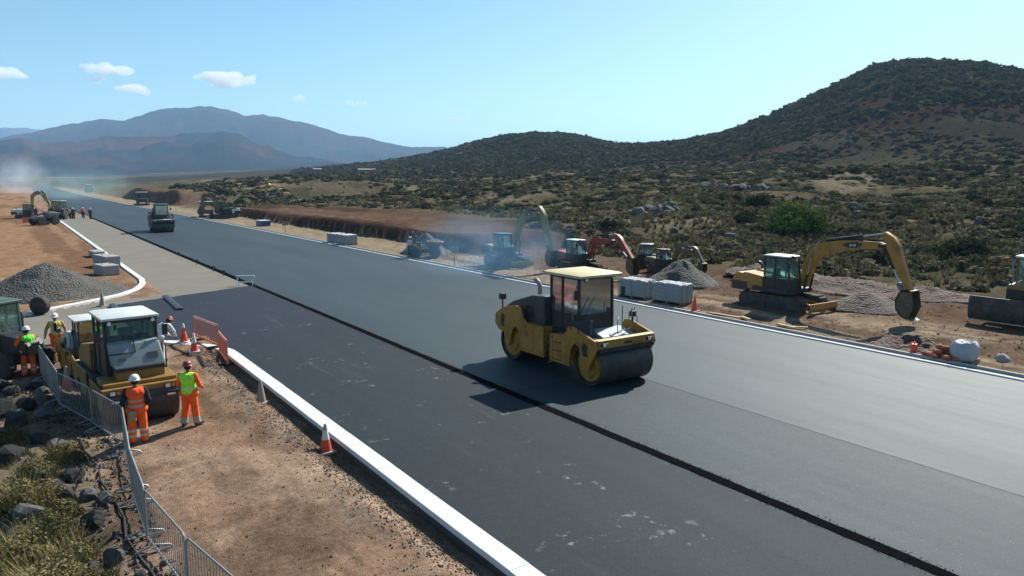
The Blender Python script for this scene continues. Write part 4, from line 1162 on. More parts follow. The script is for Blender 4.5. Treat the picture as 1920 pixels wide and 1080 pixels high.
def bulldozer(label, loc, rz, body, scale=1.0):
    t = thing('bulldozer', label, 'bulldozer', loc, rz, None, scale)
    L = 1.6
    for s in (-1, 1):
        x = s * .95
        prof = [(-L + .42 - .42 * math.sin(a), .42 + .42 * math.cos(a)) for a in np.linspace(0, math.pi, 9)] + [(L - .42 + .42 * math.sin(a), .42 - .42 * math.cos(a)) for a in np.linspace(0, math.pi, 9)]
        tr = MB().prism_x(prof, x - .26, x + .26).build('track', M['track'], t, smooth=25)
        sh = MB()
        for i in range(int((2 * L - .8) / .2)): sh.box(x, -L + .45 + i * .2, .86, .56, .05, .06)
        sh.build('track_shoe', M['track'], tr, smooth=0)
        w = MB().cyl((x + s * .22, -L + .42, .42), (x + s * .3, -L + .42, .42), .3, n=18).cyl((x + s * .22, L - .42, .42), (x + s * .3, L - .42, .42), .3, n=18)
        w.build('track_wheel', M['charcoal'], tr)
        MB().prism_x(offset_poly([(.2, .5), (-2.2, .5)], [.2, .2]), s * 1.32 - .07, s * 1.32 + .07).build('push_arm', body, t, bevel=.02)
        ram(t, (-1.2, 1.35), (-2.15, .85), s * .35, .06)
    MB().span(-.66, .66, -1.5, 1.4, .45, 1.05).build('chassis', M['black'], t, bevel=.04)
    e = MB().prism_x([(-1.75, .95), (-1.75, 1.6), (-1.6, 1.75), (-.35, 1.85), (-.35, .95)], -.55, .55).build('hood', body, t, bevel=.06)
    MB().span(-.5, .5, -1.77, -1.75, 1.0, 1.55).build('grille', M['black'], e)
    MB().tube([(.35, -1.0, 1.75), (.35, -1.0, 2.45), (.35, -.92, 2.55)], .055, 10).build('exhaust_pipe', M['black'], t)
    cab_box(t, -.78, .78, -.35, 1.1, 1.1, 2.85, body, M['white'], M['glass_clear'], lower=.6, rake=.1)
    seat_and_wheel(t, 0, .4, 1.6)
    MB().span(-.75, .75, 1.1, 1.7, 1.0, 1.6).build('fuel_tank', body, t, bevel=.05)
    cur = [(-2.35 - .16 * math.sin(a), .62 - .56 * math.cos(a)) for a in np.linspace(.3, math.pi - .3, 9)]
    b = MB().prism_x(cur + [(p[0] + .06, p[1]) for p in cur[::-1]], -1.75, 1.75).build('blade', M['blade'], t, smooth=30)
    MB().span(-1.75, 1.75, -2.52, -2.44, .04, .1).build('cutting_edge', M['bright_steel'], b)
    rr = MB().span(-1.2, 1.2, -2.28, -2.1, .55, .7)
    rr.build('blade_brace', body, b)
    for s in (-1, 1): MB().tube([(s * .5, -1.2, 1.8), (s * .8, -.6, 2.5), (s * .85, -.4, 2.8)], .035, 8).build('guard_bar', M['galv'], t)
    MB().tube([(-.85, -.3, 2.5), (-1.1, -.4, 2.5), (-1.12, -.4, 2.35)], .014, 6).box(-1.12, -.42, 2.2, .16, .04, .3).build('mirror', M['black'], t)
    return t

def paver(label, loc, rz, body, scale=1.0, group=None):
    t = thing('asphalt_paver', label, 'paver', loc, rz, group, scale)
    for s in (-1, 1):
        MB().prism_x([(-1.4, .1), (-1.6, .4), (-1.4, .75), (1.4, .75), (1.6, .4), (1.4, .1)], s * .9 - .2, s * .9 + .2).build('track', M['track'], t)
        MB().prism_x([(-1.2, .8), (-1.3, 1.4), (-3.0, 1.3), (-3.0, .7)], s * 1.2, s * 1.25).build('hopper_wing', body, t)
    MB().span(-1.1, 1.1, -1.4, 1.6, .7, 1.5).build('body', body, t, bevel=.05)
    MB().span(-1.25, 1.25, -3.0, -1.3, .6, .75).build('hopper_floor', M['black'], t)
    MB().span(-1.6, 1.6, 1.9, 2.5, .08, .5).build('screed', M['charcoal'], t, bevel=.03)
    MB().span(-1.2, 1.2, -.6, 1.7, 2.9, 3.0).build('canopy', M['white'], t, bevel=.02)
    for x in (-1.1, 1.1):
        for y in (-.5, 1.6): MB().cyl((x, y, 1.5), (x, y, 2.9), .035).build('canopy_post', M['black'], t)
    seat_and_wheel(t, .5, .7, 1.85)
    return t

# ------------------------------------------------------------------ people (face -Y, about 1.8 m)
def remesh(o, voxel, it=6):
    m = o.modifiers.new('remesh', 'REMESH')
    m.mode = 'VOXEL'
    m.voxel_size = voxel
    m.use_smooth_shade = True
    s = o.modifiers.new('smooth', 'SMOOTH')
    s.factor = 0.5
    s.iterations = it
    return o

def hand(mb, wrist, elbow, side, holdfwd=(0, -1, 0)):
    w, e = Vector(wrist), Vector(elbow)
    d = (w - e).normalized()
    fw = Vector(holdfwd)
    fw = (fw - d * fw.dot(d)).normalized()
    lat = d.cross(fw).normalized()
    palm = w + d * .05
    mb.caps(w, w + d * .075, .03, .036)
    for k, (o, l) in enumerate(((-.03, .065), (-.01, .078), (.01, .072), (.03, .055))):
        b = w + d * .08 + fw * o
        m1 = b + d * l * .55 + lat * side * .008
        m2 = m1 + (d * .7 + lat * side * .7).normalized() * l * .5
        mb.caps(b, m1, .0105, .0098); mb.caps(m1, m2, .0098, .0085)
    tb = w + d * .035 + fw * .028
    tm = tb + (d * .6 + fw * .8).normalized() * .045
    mb.caps(tb, tm, .0125, .011); mb.caps(tm, tm + (d * .9 + lat * side * .3).normalized() * .032, .011, .009)

def person(label, loc, rz, pose, wear, scale=1.0, voxel=0.011, group=None):
    """pose: joint positions that differ from a plain stance; wear: dict of garment materials"""
    t = thing('person', label, 'person', loc, rz, group, scale)
    t.scale = (scale * 1.1, scale * 1.1, scale)
    J = dict(hipL=(.09, 0, .93), hipR=(-.09, 0, .93), kneeL=(.115, -.02, .5), kneeR=(-.115, -.02, .5), ankL=(.125, .02, .09), ankR=(-.125, .02, .09),
             toeL=(.145, -.16, .045), toeR=(-.145, -.16, .045), pel=(0, 0, .96), waist=(0, .0, 1.1), chest=(0, .01, 1.32), neck=(0, .01, 1.47), head=(0, -.015, 1.64),
             shL=(.185, .01, 1.42), shR=(-.185, .01, 1.42), elL=(.26, .02, 1.14), elR=(-.26, .02, 1.14), wrL=(.27, -.06, .9), wrR=(-.27, -.06, .9), look=0.0, nod=0.0)
    J.update(pose)
    V = {k: Vector(v) for k, v in J.items() if not isinstance(v, float)}
    # one continuous body
    b = MB()
    b.caps(V['pel'], V['waist'], .135, .125).caps(V['waist'], V['chest'], .125, .14)
    b.caps(V['chest'] + Vector((-.07, 0, .02)), V['chest'] + Vector((.07, 0, .02)), .12)
    b.caps(V['shL'], V['shR'], .07)
    b.caps(V['neck'] - Vector((0, 0, .05)), V['head'] - Vector((0, -.01, .06)), .058, .052)
    for s in 'LR':
        b.caps(V['hip' + s], V['knee' + s], .088, .058).caps(V['knee' + s], V['ank' + s], .056, .038).caps(V['ank' + s], V['toe' + s], .042, .034)
        b.caps(V['sh' + s], V['el' + s], .055, .041).caps(V['el' + s], V['wr' + s], .041, .028)
        hand(b, V['wr' + s], V['el' + s], 1 if s == 'R' else -1)
    # head with face, turned on the neck
    Hm = Matrix.Translation(V['head']) @ Matrix.Rotation(J['look'], 4, 'Z') @ Matrix.Rotation(J['nod'], 4, 'X')
    b.M = Hm
    b.ball((0, .01, .03), .1, (.78, .98, 1.05), 16, 12)
    b.ball((0, -.02, -.04), .075, (.82, .9, 1.05), 14, 10)
    b.caps((0, -.062, -.095), (0, -.05, -.1), .026)                     # chin
    b.caps((0, -.085, .012), (0, -.103, -.022), .011, .015)             # nose
    b.caps((-.03, -.082, .03), (.03, -.082, .03), .014)                 # brow
    b.caps((-.02, -.082, -.058), (.02, -.082, -.058), .011)             # mouth
    for s in (-1, 1): b.ball((s * .08, .012, -.005), .03, (.4, .7, 1.1), 8, 6)
    b.M = Matrix.Identity(4)
    body = remesh(b.build('body', M['skin'], t, smooth=0), voxel, 4)
    if voxel < .015:
        for s in (-1, 1):
            e = MB(); e.M = Hm
            e.ball((s * .031, -.082, .008), .0115, (1, .8, .8), 8, 6)
            e.build('eye', M['boot'], body)
        hr = MB(); hr.M = Hm
        hr.ball((0, .028, .022), .102, (.82, .92, .95), 14, 10)
        hr.build('hair', M['dark_cloth'], body)
    # clothes
    tr = MB()
    tr.caps(V['pel'] + Vector((0, 0, .06)), V['pel'] - Vector((0, 0, .03)), .158, .165)
    tr.caps(V['hipL'] + Vector((.02, 0, 0)), V['hipR'] - Vector((.02, 0, 0)), .135)
    for s in 'LR':
        kn, an, hp = V['knee' + s], V['ank' + s], V['hip' + s]
        tr.caps(hp, kn, .125, .098).caps(kn, an + (kn - an).normalized() * .05, .098, .094)
        tr.caps(an + (kn - an).normalized() * .05, an + (kn - an).normalized() * .12, .1, .092)
    remesh(tr.build('trousers', wear['trousers'], t, smooth=0), max(voxel, .013), 3)
    jk = MB()
    jk.caps(V['pel'] + Vector((0, 0, .03)), V['waist'], .16, .155).caps(V['waist'], V['chest'], .155, .165)
    jk.caps(V['chest'] + Vector((-.08, 0, .03)), V['chest'] + Vector((.08, 0, .03)), .135)
    jk.caps(V['shL'] - Vector((.02, 0, .01)), V['shR'] + Vector((.02, 0, -.01)), .085)
    jk.caps(V['neck'] - Vector((0, 0, .05)), V['neck'], .075, .068)
    for s in 'LR':
        jk.caps(V['sh' + s], V['el' + s], .08, .063).caps(V['el' + s], V['el' + s] + (V['wr' + s] - V['el' + s]) * .9, .063, .05)
    remesh(jk.build('jacket', wear['jacket'], t, smooth=0), max(voxel, .013), 3)
    if wear.get('vest'):
        v = MB()
        v.caps(V['pel'] + Vector((0, 0, .06)), V['waist'], .19, .182).caps(V['waist'], V['chest'], .182, .187)
        v.caps(V['chest'] + Vector((-.07, 0, .04)), V['chest'] + Vector((.07, 0, .04)), .152)
        v.caps(V['shL'] - Vector((.05, 0, .015)), V['shR'] + Vector((.05, 0, -.015)), .1)
        v = remesh(v.build('vest', wear['vest'], t, smooth=0), max(voxel, .013), 3)
        if wear.get('placket'):
            MB().box(0, -.17, 1.27, .1, .04, .36).build('open_front', wear['placket'], v, bevel=.02)
    if wear.get('pouch'):
        MB().box(.09, .19, .8, .16, .1, .26).build('tool_pouch', wear['pouch'], t, bevel=.03)
    for s in 'LR':
        bo = MB()
        a, o = V['ank' + s], V['toe' + s]
        f = (Vector((o.x, o.y, 0)) - Vector((a.x, a.y, 0))).normalized()
        bo.caps(a + Vector((0, 0, .1)), a, .062, .058).caps(a + Vector((0, 0, -.03)) - f * .03, o + Vector((0, 0, .005)), .055, .046)
        sole = Vector((a.x, a.y, a.z - .075))
        bo.caps(sole - f * .05, sole + f * .2, .016)
        remesh(bo.build('boot', wear.get('boots', M['boot']), t, smooth=0), max(voxel, .012), 3)
    hm = MB()
    hm.M = Hm @ Matrix.Translation((0, .012, .065)) @ Matrix.Rotation(R(4), 4, 'X')
    prof = [(.128, -.012), (.13, .0), (.116, .012), (.112, .045), (.098, .085), (.07, .112), (.03, .124), (.004, .126)]
    hm.rings([[(r * math.cos(a) * .92, r * math.sin(a) * (1.12 if math.sin(a) > 0 or r < .12 else 1.38), z) for a in np.linspace(0, 2 * math.pi, 25)[:-1]] for r, z in prof])
    for x in (-.03, 0, .03): hm.tube([(x, .1 * math.cos(a), .03 + .098 * math.sin(a)) for a in np.linspace(.2, math.pi - .2, 9)], .009, 5)
    hm.build('helmet', wear['helmet'], t, smooth=50)
    return t

# ------------------------------------------------------------------ heaps, rocks, small stones
def stone_material(name, col, var=0.35):
    m, nt, b = nodes_of(name)
    oi = N(nt, 'ShaderNodeObjectInfo')
    c = mixc(nt, oi.outputs['Random'], tuple(k * (1 - var) for k in col), tuple(k * (1 + var) for k in col))
    c = mixc(nt, ramp(nt, noise(nt, 2.5, 6, 0.65), [(0.4, 0.0), (0.65, 1.0)]), c, tuple(k * 0.55 for k in col))
    nt.links.new(c, b.inputs['Base Color'])
    b.inputs['Roughness'].default_value = 0.9
    b.inputs['Specular IOR Level'].default_value = 0.1
    bump(nt, b, noise(nt, 9, 6, 0.65), 0.7, 0.05)
    return m
M['rock'] = stone_material('rock_grey', (0.13, 0.127, 0.118))
M['rock_dark'] = stone_material('rock_dark', (0.042, 0.043, 0.042))
def attr_material(name, rough=0.9, bumps=0.0, trans=False, mulnoise=True):
    m, nt, b = nodes_of(name)
    at = N(nt, 'ShaderNodeAttribute'); at.attribute_name = 'Col'
    src = at.outputs['Color']
    if mulnoise:
        k = N(nt, 'ShaderNodeMix'); k.data_type = 'RGBA'; k.blend_type = 'MULTIPLY'; k.inputs[0].default_value = 1
        oi = N(nt, 'ShaderNodeObjectInfo')
        nt.links.new(src, k.inputs[6]); nt.links.new(ramp(nt, oi.outputs['Random'], [(0.0, (0.75, 0.78, 0.75)), (1.0, (1.25, 1.2, 1.15))]), k.inputs[7])
        src = k.outputs[2]
    nt.links.new(src, b.inputs['Base Color'])
    b.inputs['Roughness'].default_value = rough
    b.inputs['Specular IOR Level'].default_value = 0.0
    if bumps: bump(nt, b, noise(nt, 30, 4, 0.7), bumps, 0.04)
    if trans:
        tr = N(nt, 'ShaderNodeBsdfTranslucent'); nt.links.new(src, tr.inputs[0])
        ms = N(nt, 'ShaderNodeMixShader'); ms.inputs[0].default_value = 0.15
        nt.links.new(b.outputs[0], ms.inputs[1]); nt.links.new(tr.outputs[0], ms.inputs[2])
        nt.links.new(ms.outputs[0], nt.nodes['Material Output'].inputs[0])
    return m
M['leaf'] = attr_material('foliage', 0.8, trans=True)
M['pebble'] = attr_material('crushed_stone', 0.9, mulnoise=False)
def heap_material(name='gravel_heap', cols=((0.036, 0.036, 0.033), (0.098, 0.095, 0.086), (0.066, 0.06, 0.05))):
    m, nt, b = nodes_of(name)
    vo = N(nt, 'ShaderNodeTexVoronoi'); vo.inputs['Scale'].default_value = 9
    tc = N(nt, 'ShaderNodeTexCoord'); nt.links.new(tc.outputs['Object'], vo.inputs['Vector'])
    c = mixc(nt, ramp(nt, vo.outputs['Color'], [(0.0, 0.0), (1.0, 1.0)]), cols[0], cols[1])
    c = mixc(nt, ramp(nt, noise(nt, 0.8, 4), [(0.35, 0.0), (0.7, 0.6)]), c, cols[2])
    nt.links.new(c, b.inputs['Base Color'])
    b.inputs['Roughness'].default_value = 0.95
    bump(nt, b, vo.outputs['Distance'], 0.9, 0.08)
    return m
M['heap'] = heap_material()
M['ground_pile'] = M['heap']
M['blade'] = paint('blade_steel', (0.04, 0.043, 0.043), 0.6, metal=0.2, dirt=0.5)

def heap(label, x, y, rx, ry, h, rot=0.0, seed=1, peaks=((0, 0, 1.0),), name='gravel_heap', mat=None, cat='gravel heap'):
    n, m = 56, 26
    z0 = tz(x, y)
    V, F = [], []
    for k in range(m + 1):
        f = k / m
        for i in range(n):
            a = 2 * math.pi * i / n
            V.append((f * math.cos(a), f * math.sin(a)))
    V = np.array(V)
    wob = 1 + (fbm(np.cos(np.arctan2(V[:, 1], V[:, 0])) * 1.5 + 5, np.sin(np.arctan2(V[:, 1], V[:, 0])) * 1.5 + seed, seed, 3) - .5) * .5
    px, py = V[:, 0] * rx * wob, V[:, 1] * ry * wob
    rr = np.hypot(V[:, 0], V[:, 1])
    z = np.zeros(len(V))
    for cx, cy, s in peaks:
        d = np.hypot(V[:, 0] - cx, V[:, 1] - cy)
        z = np.maximum(z, s * h * np.clip(1 - np.sqrt(d * d + .012) * (1.0 / (1 - math.hypot(cx, cy) * .8)), 0, 1) ** 1.08)
    z = z + (fbm(px / .5, py / .5, seed + 3, 4) - .5) * (.16 * h if name == 'gravel_heap' else .55) * (rr < .98) * (.35 + z / h)
    z = np.where(rr > .97, -.12, z + .02)
    P = np.stack([px, py, z], 1)
    i = np.arange(m)[:, None] * n
    j = np.arange(n)[None, :]
    F = np.stack([(i + j).ravel(), (i + (j + 1) % n).ravel(), (i + n + (j + 1) % n).ravel(), (i + n + j).ravel()], 1)
    o = np_mesh(name, P, F[:, ::-1], mat or M['heap'], smooth=True)
    if o.data.polygons[0].normal.z < 0 and o.data.polygons[len(F) // 2].normal.z < 0: o.data.flip_normals()
    o.location = (x, y, z0)
    o.rotation_euler = (0, 0, rot)
    return tag(o, label, cat)

def rock_mesh(seed, n=2):
    bm = bmesh.new()
    bmesh.ops.create_icosphere(bm, subdivisions=n, radius=1)
    rnd = random.Random(seed)
    planes = [(Vector((rnd.gauss(0, 1), rnd.gauss(0, 1), rnd.gauss(0, .8))).normalized(), rnd.uniform(.55, .85)) for _ in range(9)]
    for v in bm.verts:
        for nn, d in planes:
            k = v.co.dot(nn)
            if k > d: v.co -= nn * (k - d)
        v.co += Vector((rnd.uniform(-.04, .04), rnd.uniform(-.04, .04), rnd.uniform(-.04, .04)))
    me = bpy.data.meshes.new('rock')
    bm.to_mesh(me); bm.free()
    return me
ROCKS = [rock_mesh(k) for k in range(8)]
def rock(label, x, y, s, mat, group=None, sq=0.75, dz=0.0, rnd=random):
    me = ROCKS[rnd.randrange(8)]
    k = (me, mat.name)
    if k not in _rk:
        c = me.copy(); c.materials.append(mat); _rk[k] = c
    o = bpy.data.objects.new('rock', _rk[k])
    COL.objects.link(o)
    o.location = (x, y, tz(x, y) + s * sq * .25 + dz)
    o.scale = (s * rnd.uniform(.8, 1.2), s * rnd.uniform(.8, 1.2), s * sq * rnd.uniform(.8, 1.2))
    o.rotation_euler = (rnd.uniform(-.3, .3), rnd.uniform(-.3, .3), rnd.uniform(0, 6.3))
    return tag(o, label, 'rock', group)
_rk = {}

def scatter_stones(name, pts, size, cols, label=None, cat='gravel', parent=None):
    """a mass of small stones as one piece of geometry; pts (n, 3), size (n,)"""
    base = np.array([(1, 0, 0), (-1, 0, 0), (0, 1, 0), (0, -1, 0), (0, 0, .8), (0, 0, -.8)], dtype=float)
    tri = np.array([(0, 2, 4), (2, 1, 4), (1, 3, 4), (3, 0, 4), (2, 0, 5), (1, 2, 5), (3, 1, 5), (0, 3, 5)])
    n = len(pts)
    rs = np.random.RandomState(len(pts))
    J = base[None] * rs.uniform(.6, 1.25, (n, 6, 1)) * size[:, None, None]
    a = rs.uniform(0, 6.28, n)
    c, s = np.cos(a)[:, None], np.sin(a)[:, None]
    X = J[:, :, 0] * c - J[:, :, 1] * s
    Y = J[:, :, 0] * s + J[:, :, 1] * c
    V = np.stack([X, Y, J[:, :, 2]], 2) + pts[:, None, :]
    F = (tri[None] + (np.arange(n) * 6)[:, None, None]).reshape(-1, 3)
    C = np.repeat(cols, 6, axis=0)
    o = np_mesh(name, V.reshape(-1, 3), F, M['pebble'], C, parent=parent)
    return tag(o, label, cat if label else None, kind='stuff')

# gravel heaps
heap('large grey gravel heap inside the curved kerb on the brown dirt', 1.9, 50.6, 4.0, 3.4, 2.05, .1, 3, ((-.05, 0, 1.0), (.45, .1, .55)))
heap('grey gravel heap behind the parked red dumper on the far verge', 31.6, 60.5, 2.3, 2.1, 2.0, 0, 5)
heap('grey gravel heap right behind the two wrapped block pallets', 35.6, 33.2, 2.5, 2.3, 1.75, 0, 7)
heap('low brown gravel heap under the yellow excavator boom', 36.6, 21.3, 2.1, 1.9, .95, .2, 9, ((0, 0, 1.0), (.35, -.3, .7)), mat=heap_material('brown_gravel', ((0.04, 0.034, 0.03), (0.105, 0.088, 0.074), (0.07, 0.055, 0.045))))
M['earth_heap'] = heap_material('spoil_earth', ((0.05, 0.031, 0.022), (0.125, 0.082, 0.058), (0.085, 0.055, 0.04)))
heap('low mound of dug red earth beside the white bulk bag', 29.9, 15.3, 1.5, 1.9, .55, 0, 11, ((0, 0, 1.0), (.3, .4, .8)), 'earth_mound', M['earth_heap'], 'earth mound')
heap('dark earth mound behind the yellow excavator arm', 41.8, 23.5, 3.0, 6.0, .7, .1, 13, ((0, .3, 1.0), (-.1, -.4, .8)), 'earth_mound', M['earth_heap'], 'earth mound')
heap('brown earth mound between the small excavator and the yellow excavator', 42.2, 31.0, 2.2, 3.5, .6, .1, 15, ((0, .2, 1.0), (.2, -.4, .7)), 'earth_mound', M['earth_heap'], 'earth mound')

# loose stones
rs = np.random.RandomState(4)
def stones_in(n, fx, fy, s0, s1, c0, c1, name):
    x, y = fx(n), fy(n)
    k = rs.beta(1.2, 4, n) * (s1 - s0) + s0
    p = np.stack([x, y, terrain(x, y) + k * .3], 1)
    f = rs.rand(n, 1)
    return scatter_stones(name, p, k, np.array(c0) * f + np.array(c1) * (1 - f))
stones_in(5200, lambda n: 6.55 - np.abs(rs.normal(0, .55, n)), lambda n: rs.uniform(8, 31, n), .012, .05, (.15, .14, .125), (.06, .056, .05), 'crushed_stone')
stones_in(1400, lambda n: rs.uniform(1.8, 6.5, n), lambda n: rs.uniform(8, 33, n), .01, .045, (.16, .115, .08), (.08, .055, .042), 'loose_stones')
stones_in(1500, lambda n: 2.0 - np.abs(rs.normal(0, 1.0, n)), lambda n: rs.uniform(10, 30, n), .02, .13, (.14, .135, .125), (.04, .038, .034), 'rubble_stones')
stones_in(2000, lambda n: rs.uniform(28.7, 40, n), lambda n: rs.uniform(9, 60, n), .02, .10, (.15, .11, .08), (.06, .04, .03), 'verge_stones')
n = 1300                                                   # crumbs along the black joint and grains on the lane
x = np.where(rs.rand(n) < .5, 12.7, 13.0) + rs.normal(0, .05, n); y = rs.uniform(4, 24, n)
k = rs.uniform(.006, .018, n)
f = rs.rand(n, 1) ** 3
scatter_stones('asphalt_crumbs', np.stack([x, y, np.full(n, .008) + k * .3], 1), k, np.array([.07, .075, .075]) * f + np.array([.012, .012, .013]) * (1 - f))

# boulders in the rubble bank, lower left
rr = random.Random(12)
B = [(-.1, 16.5, .5, 0), (.45, 17.6, .55, 1), (1.0, 17.3, .34, 0), (1.25, 16.9, .3, 0), (.2, 18.6, .45, 1), (.8, 18.6, .38, 1), (-.5, 18.0, .6, 1), (1.15, 14.4, .34, 0), (.7, 14.0, .4, 1), (1.0, 16.1, .42, 1),
     (-.3, 21.0, .55, 1), (.25, 22.2, .5, 1), (-.2, 23.4, .6, 1), (.5, 24.3, .42, 0), (-.5, 25.2, .65, 1), (.1, 25.7, .5, 1), (.55, 26.4, .36, 0), (-.2, 27.2, .5, 1), (.4, 27.7, .42, 1), (-.6, 28.3, .6, 1), (.1, 20.2, .35, 0), (.65, 21.4, .3, 0), (.6, 25.4, .3, 0), (-.1, 24.6, .32, 0), (.95, 26.7, .28, 0), (1.3, 15.4, .2, 0), (.4, 15.2, .32, 1), (.2, 13.3, .4, 0), (1.45, 13.4, .18, 0), (.9, 12.9, .3, 1), (.75, 23.3, .34, 1), (1.05, 25.9, .2, 0)]
for x, y, s, dk in B:
    s *= .72
    where = 'at the bottom edge beside the hose' if y < 15.8 else 'among the straw bushes beside the fifth barrier' if y < 19.5 else 'beside the third steel barrier' if y < 24 else 'below the black tractor'
    rock(('dark angular boulder in the rubble ' if dk else 'pale grey boulder in the rubble ') + where, x, y, s, M['rock_dark' if dk else 'rock'], 'dark rubble boulders' if dk else 'pale rubble boulders', rnd=rr)

# ------------------------------------------------------------------ the machines in their places
ROLLER = dict(body=M['yellow'], roof=M['yellow_pale'], frame=M['black'], hood=M['hood_white'])
tandem_roller('large yellow tandem road roller with pale yellow roof driving on the fresh asphalt', (16.5, 20.45, .006), 0, ROLLER)
tandem_roller('distant dark roller with white front beam far down the fresh asphalt', (16.9, 106.2, 0), R(-3), dict(body=M['charcoal'], roof=M['green_paint'], frame=M['black'], hood=M['white'], pale=False))
hooded_roller('parked amber roller with white cab roof and pale hood, facing two workers', (2.6, 24.3, tz(2.6, 24.3)), R(5), scale=.85)
tandem_roller('white-roofed yellow roller parked close behind the parked amber roller', (2.1, 28.9, tz(2.1, 28.9)), R(6), dict(body=M['yellow'], roof=M['white'], frame=M['charcoal'], hood=M['hood_white'], engine=M['hood_white']), scale=.6)

excavator('yellow excavator with long arched boom and white cab roof on the churned verge', (33.75, 24.25, tz(33.7, 24.2) - .03), 0, M['yellow'], pose=dict(x=.25))
excavator('yellow excavator half hidden in blue smoke with its boom raised', (32.3, 48.4, tz(32.3, 48.4)), 0, M['olive_paint'], M['olive_paint'], roof=M['blue_paint'], cwm=M['blue_paint'], scale=.9, pose=dict(knee=(-1.4, 4.3), tip=(-4.4, 4.6), arm_top=(-4.5, 5.15), arm_end=(-6.2, 1.7)))
excavator('red excavator with white cab roof beyond the large roller', (34.7, 42.4, tz(34.7, 42.4)), 0, M['red_paint'], M['red_paint'], roof=M['white'], cwm=M['charcoal'], scale=.86, decal=False, pose=dict(knee=(-1.6, 3.3), tip=(-4.0, 2.9), arm_top=(-4.1, 3.4), arm_end=(-6.3, 1.6), bucket=-.2))
excavator('small brown excavator behind the grey gravel heap', (39.3, 38.2, tz(39.3, 38.2)), R(-4), M['brown_paint'], M['brown_paint'], roof=M['brown_paint'], scale=.62, decal=False, pose=dict(knee=(-1.8, 3.4), tip=(-4.0, 2.9), arm_top=(-4.1, 3.3), arm_end=(-5.9, 1.6), bucket=.2))
excavator('far excavator with white counterweight and dark arched boom by the cut bank', (31.4, 135, tz(31.4, 135)), R(-88), M['charcoal'], M['brown_paint'], roof=M['charcoal'], cwm=M['white'], scale=1.05, decal=False, pose=dict(knee=(-1.2, 4.2), tip=(-2.6, 3.8), arm_top=(-2.7, 4.2), arm_end=(-3.5, 1.9)))
excavator('far pale green excavator with white body on the brown ground by the side road', (3.4, 155, tz(3.4, 155)), R(80), M['white'], M['olive_paint'], roof=M['white'], scale=.88, decal=False, pose=dict(knee=(-.9, 5.2), tip=(-2.6, 4.9), arm_top=(-2.7, 5.4), arm_end=(-4.1, 1.9)))
excavator('tiny orange excavator on the rise beyond the cut bank', (63.5, 206, tz(63.5, 206)), R(-60), M['orange_paint'], M['orange_paint'], roof=M['white'], scale=1.0, decal=False)
bulldozer('bulldozer with wide steel blade at the edge of the churned verge', (39.9, 14.9, tz(39.9, 14.9)), R(-90), M['orange_paint'], scale=1.02)
tractor('small dark green tractor between the red excavator and the gravel heap', (40.8, 41.3, tz(40.8, 41.3)), R(35), M['green_paint'], M['charcoal'], roof=M['grey_paint'], scale=.66)
tractor('black tractor with a pale green cab frame beside the worker in lime vest', (-.45, 31.4, tz(-.45, 31.4)), R(35), M['black'], M['green_paint'], roof=M['green_paint'], scale=.92)
dumper('dark red site dumper parked at the far kerb in front of a gravel heap', (29.9, 57.4, tz(29.9, 57.4)), R(60), M['dull_red'], 1.0)
tractor('tiny dark loader at the far end of the road', (36.5, 430, tz(36.5, 430)), R(0), M['charcoal'], M['black'], scale=1.5, loader=True, name='loader', cat='loader')
paver('low dark paver with white canopy far down the far verge', (29.9, 214, tz(29.9, 214)), R(170), M['charcoal'], 1.15)
paver('far brown paver beside the far excavator with white counterweight', (29.9, 141, tz(29.9, 141)), R(175), M['brown_paint'], .95)
tractor('dark truck-like tractor parked at the end of the side road kerb', (8.2, 150, tz(8.2, 150)), R(150), M['charcoal'], M['black'], scale=1.2, roof=M['grey_paint'])
dumper('pale dumper on the brown ground beside the far side road kerb', (4.9, 131, tz(4.9, 131)), R(120), M['grey_paint'], 1.3)

# ------------------------------------------------------------------ people
OR = M['orange_cloth']
tape = (.5, .5, .47)
V_OR = cloth('vest_orange', (.82, .1, .03), [(1.15, 1.2), (1.0, 1.06)], (.42, .3, .22))
T_OR = cloth('trousers_orange', (.85, .13, .025), [(.2, .27), (.34, .41)], (.5, .42, .33))
T_OR2 = cloth('trousers_orange_grey', (.85, .13, .025), [(.1, .26)], (.32, .33, .29))
V_LI = cloth('vest_lime', (.33, .78, .06), [(1.06, 1.1)], (.5, .62, .4))
V_GR = cloth('vest_green', (.14, .62, .06), [(1.04, 1.1)], (.4, .62, .3))
V_YE = cloth('vest_yellow', (.5, .46, .14), [(1.08, 1.14)], (.45, .42, .3))
DK = M['dark_cloth']
person('worker in orange vest, dark sleeves, orange trousers and white helmet, seen from behind', (2.4, 20.55, tz(2.4, 20.55)), R(172),
       dict(look=.15, nod=-.12, elL=(.28, .06, 1.13), elR=(-.27, .05, 1.14), wrL=(.31, -.02, .88), wrR=(-.2, -.16, .98), toeR=(-.2, -.14, .045), kneeR=(-.12, -.03, .5), ankR=(-.13, -.02, .09)),
       dict(trousers=T_OR, jacket=DK, vest=V_OR, helmet=M['hat_white'], pouch=M['wood']))
person('worker in lime vest over orange jacket with dark red helmet near the amber roller', (3.78, 21.2, tz(3.78, 21.2)), R(140),
       dict(look=.25, nod=-.1, elL=(.27, -.02, 1.15), elR=(-.27, -.02, 1.15), wrL=(.2, -.2, 1.05), wrR=(-.2, -.22, 1.05), ankL=(.14, .06, .09), toeL=(.17, -.12, .045), ankR=(-.14, -.05, .09), toeR=(-.2, -.21, .045)),
       dict(trousers=T_OR2, jacket=OR, vest=V_LI, helmet=M['hat_red'], boots=M['boot']))
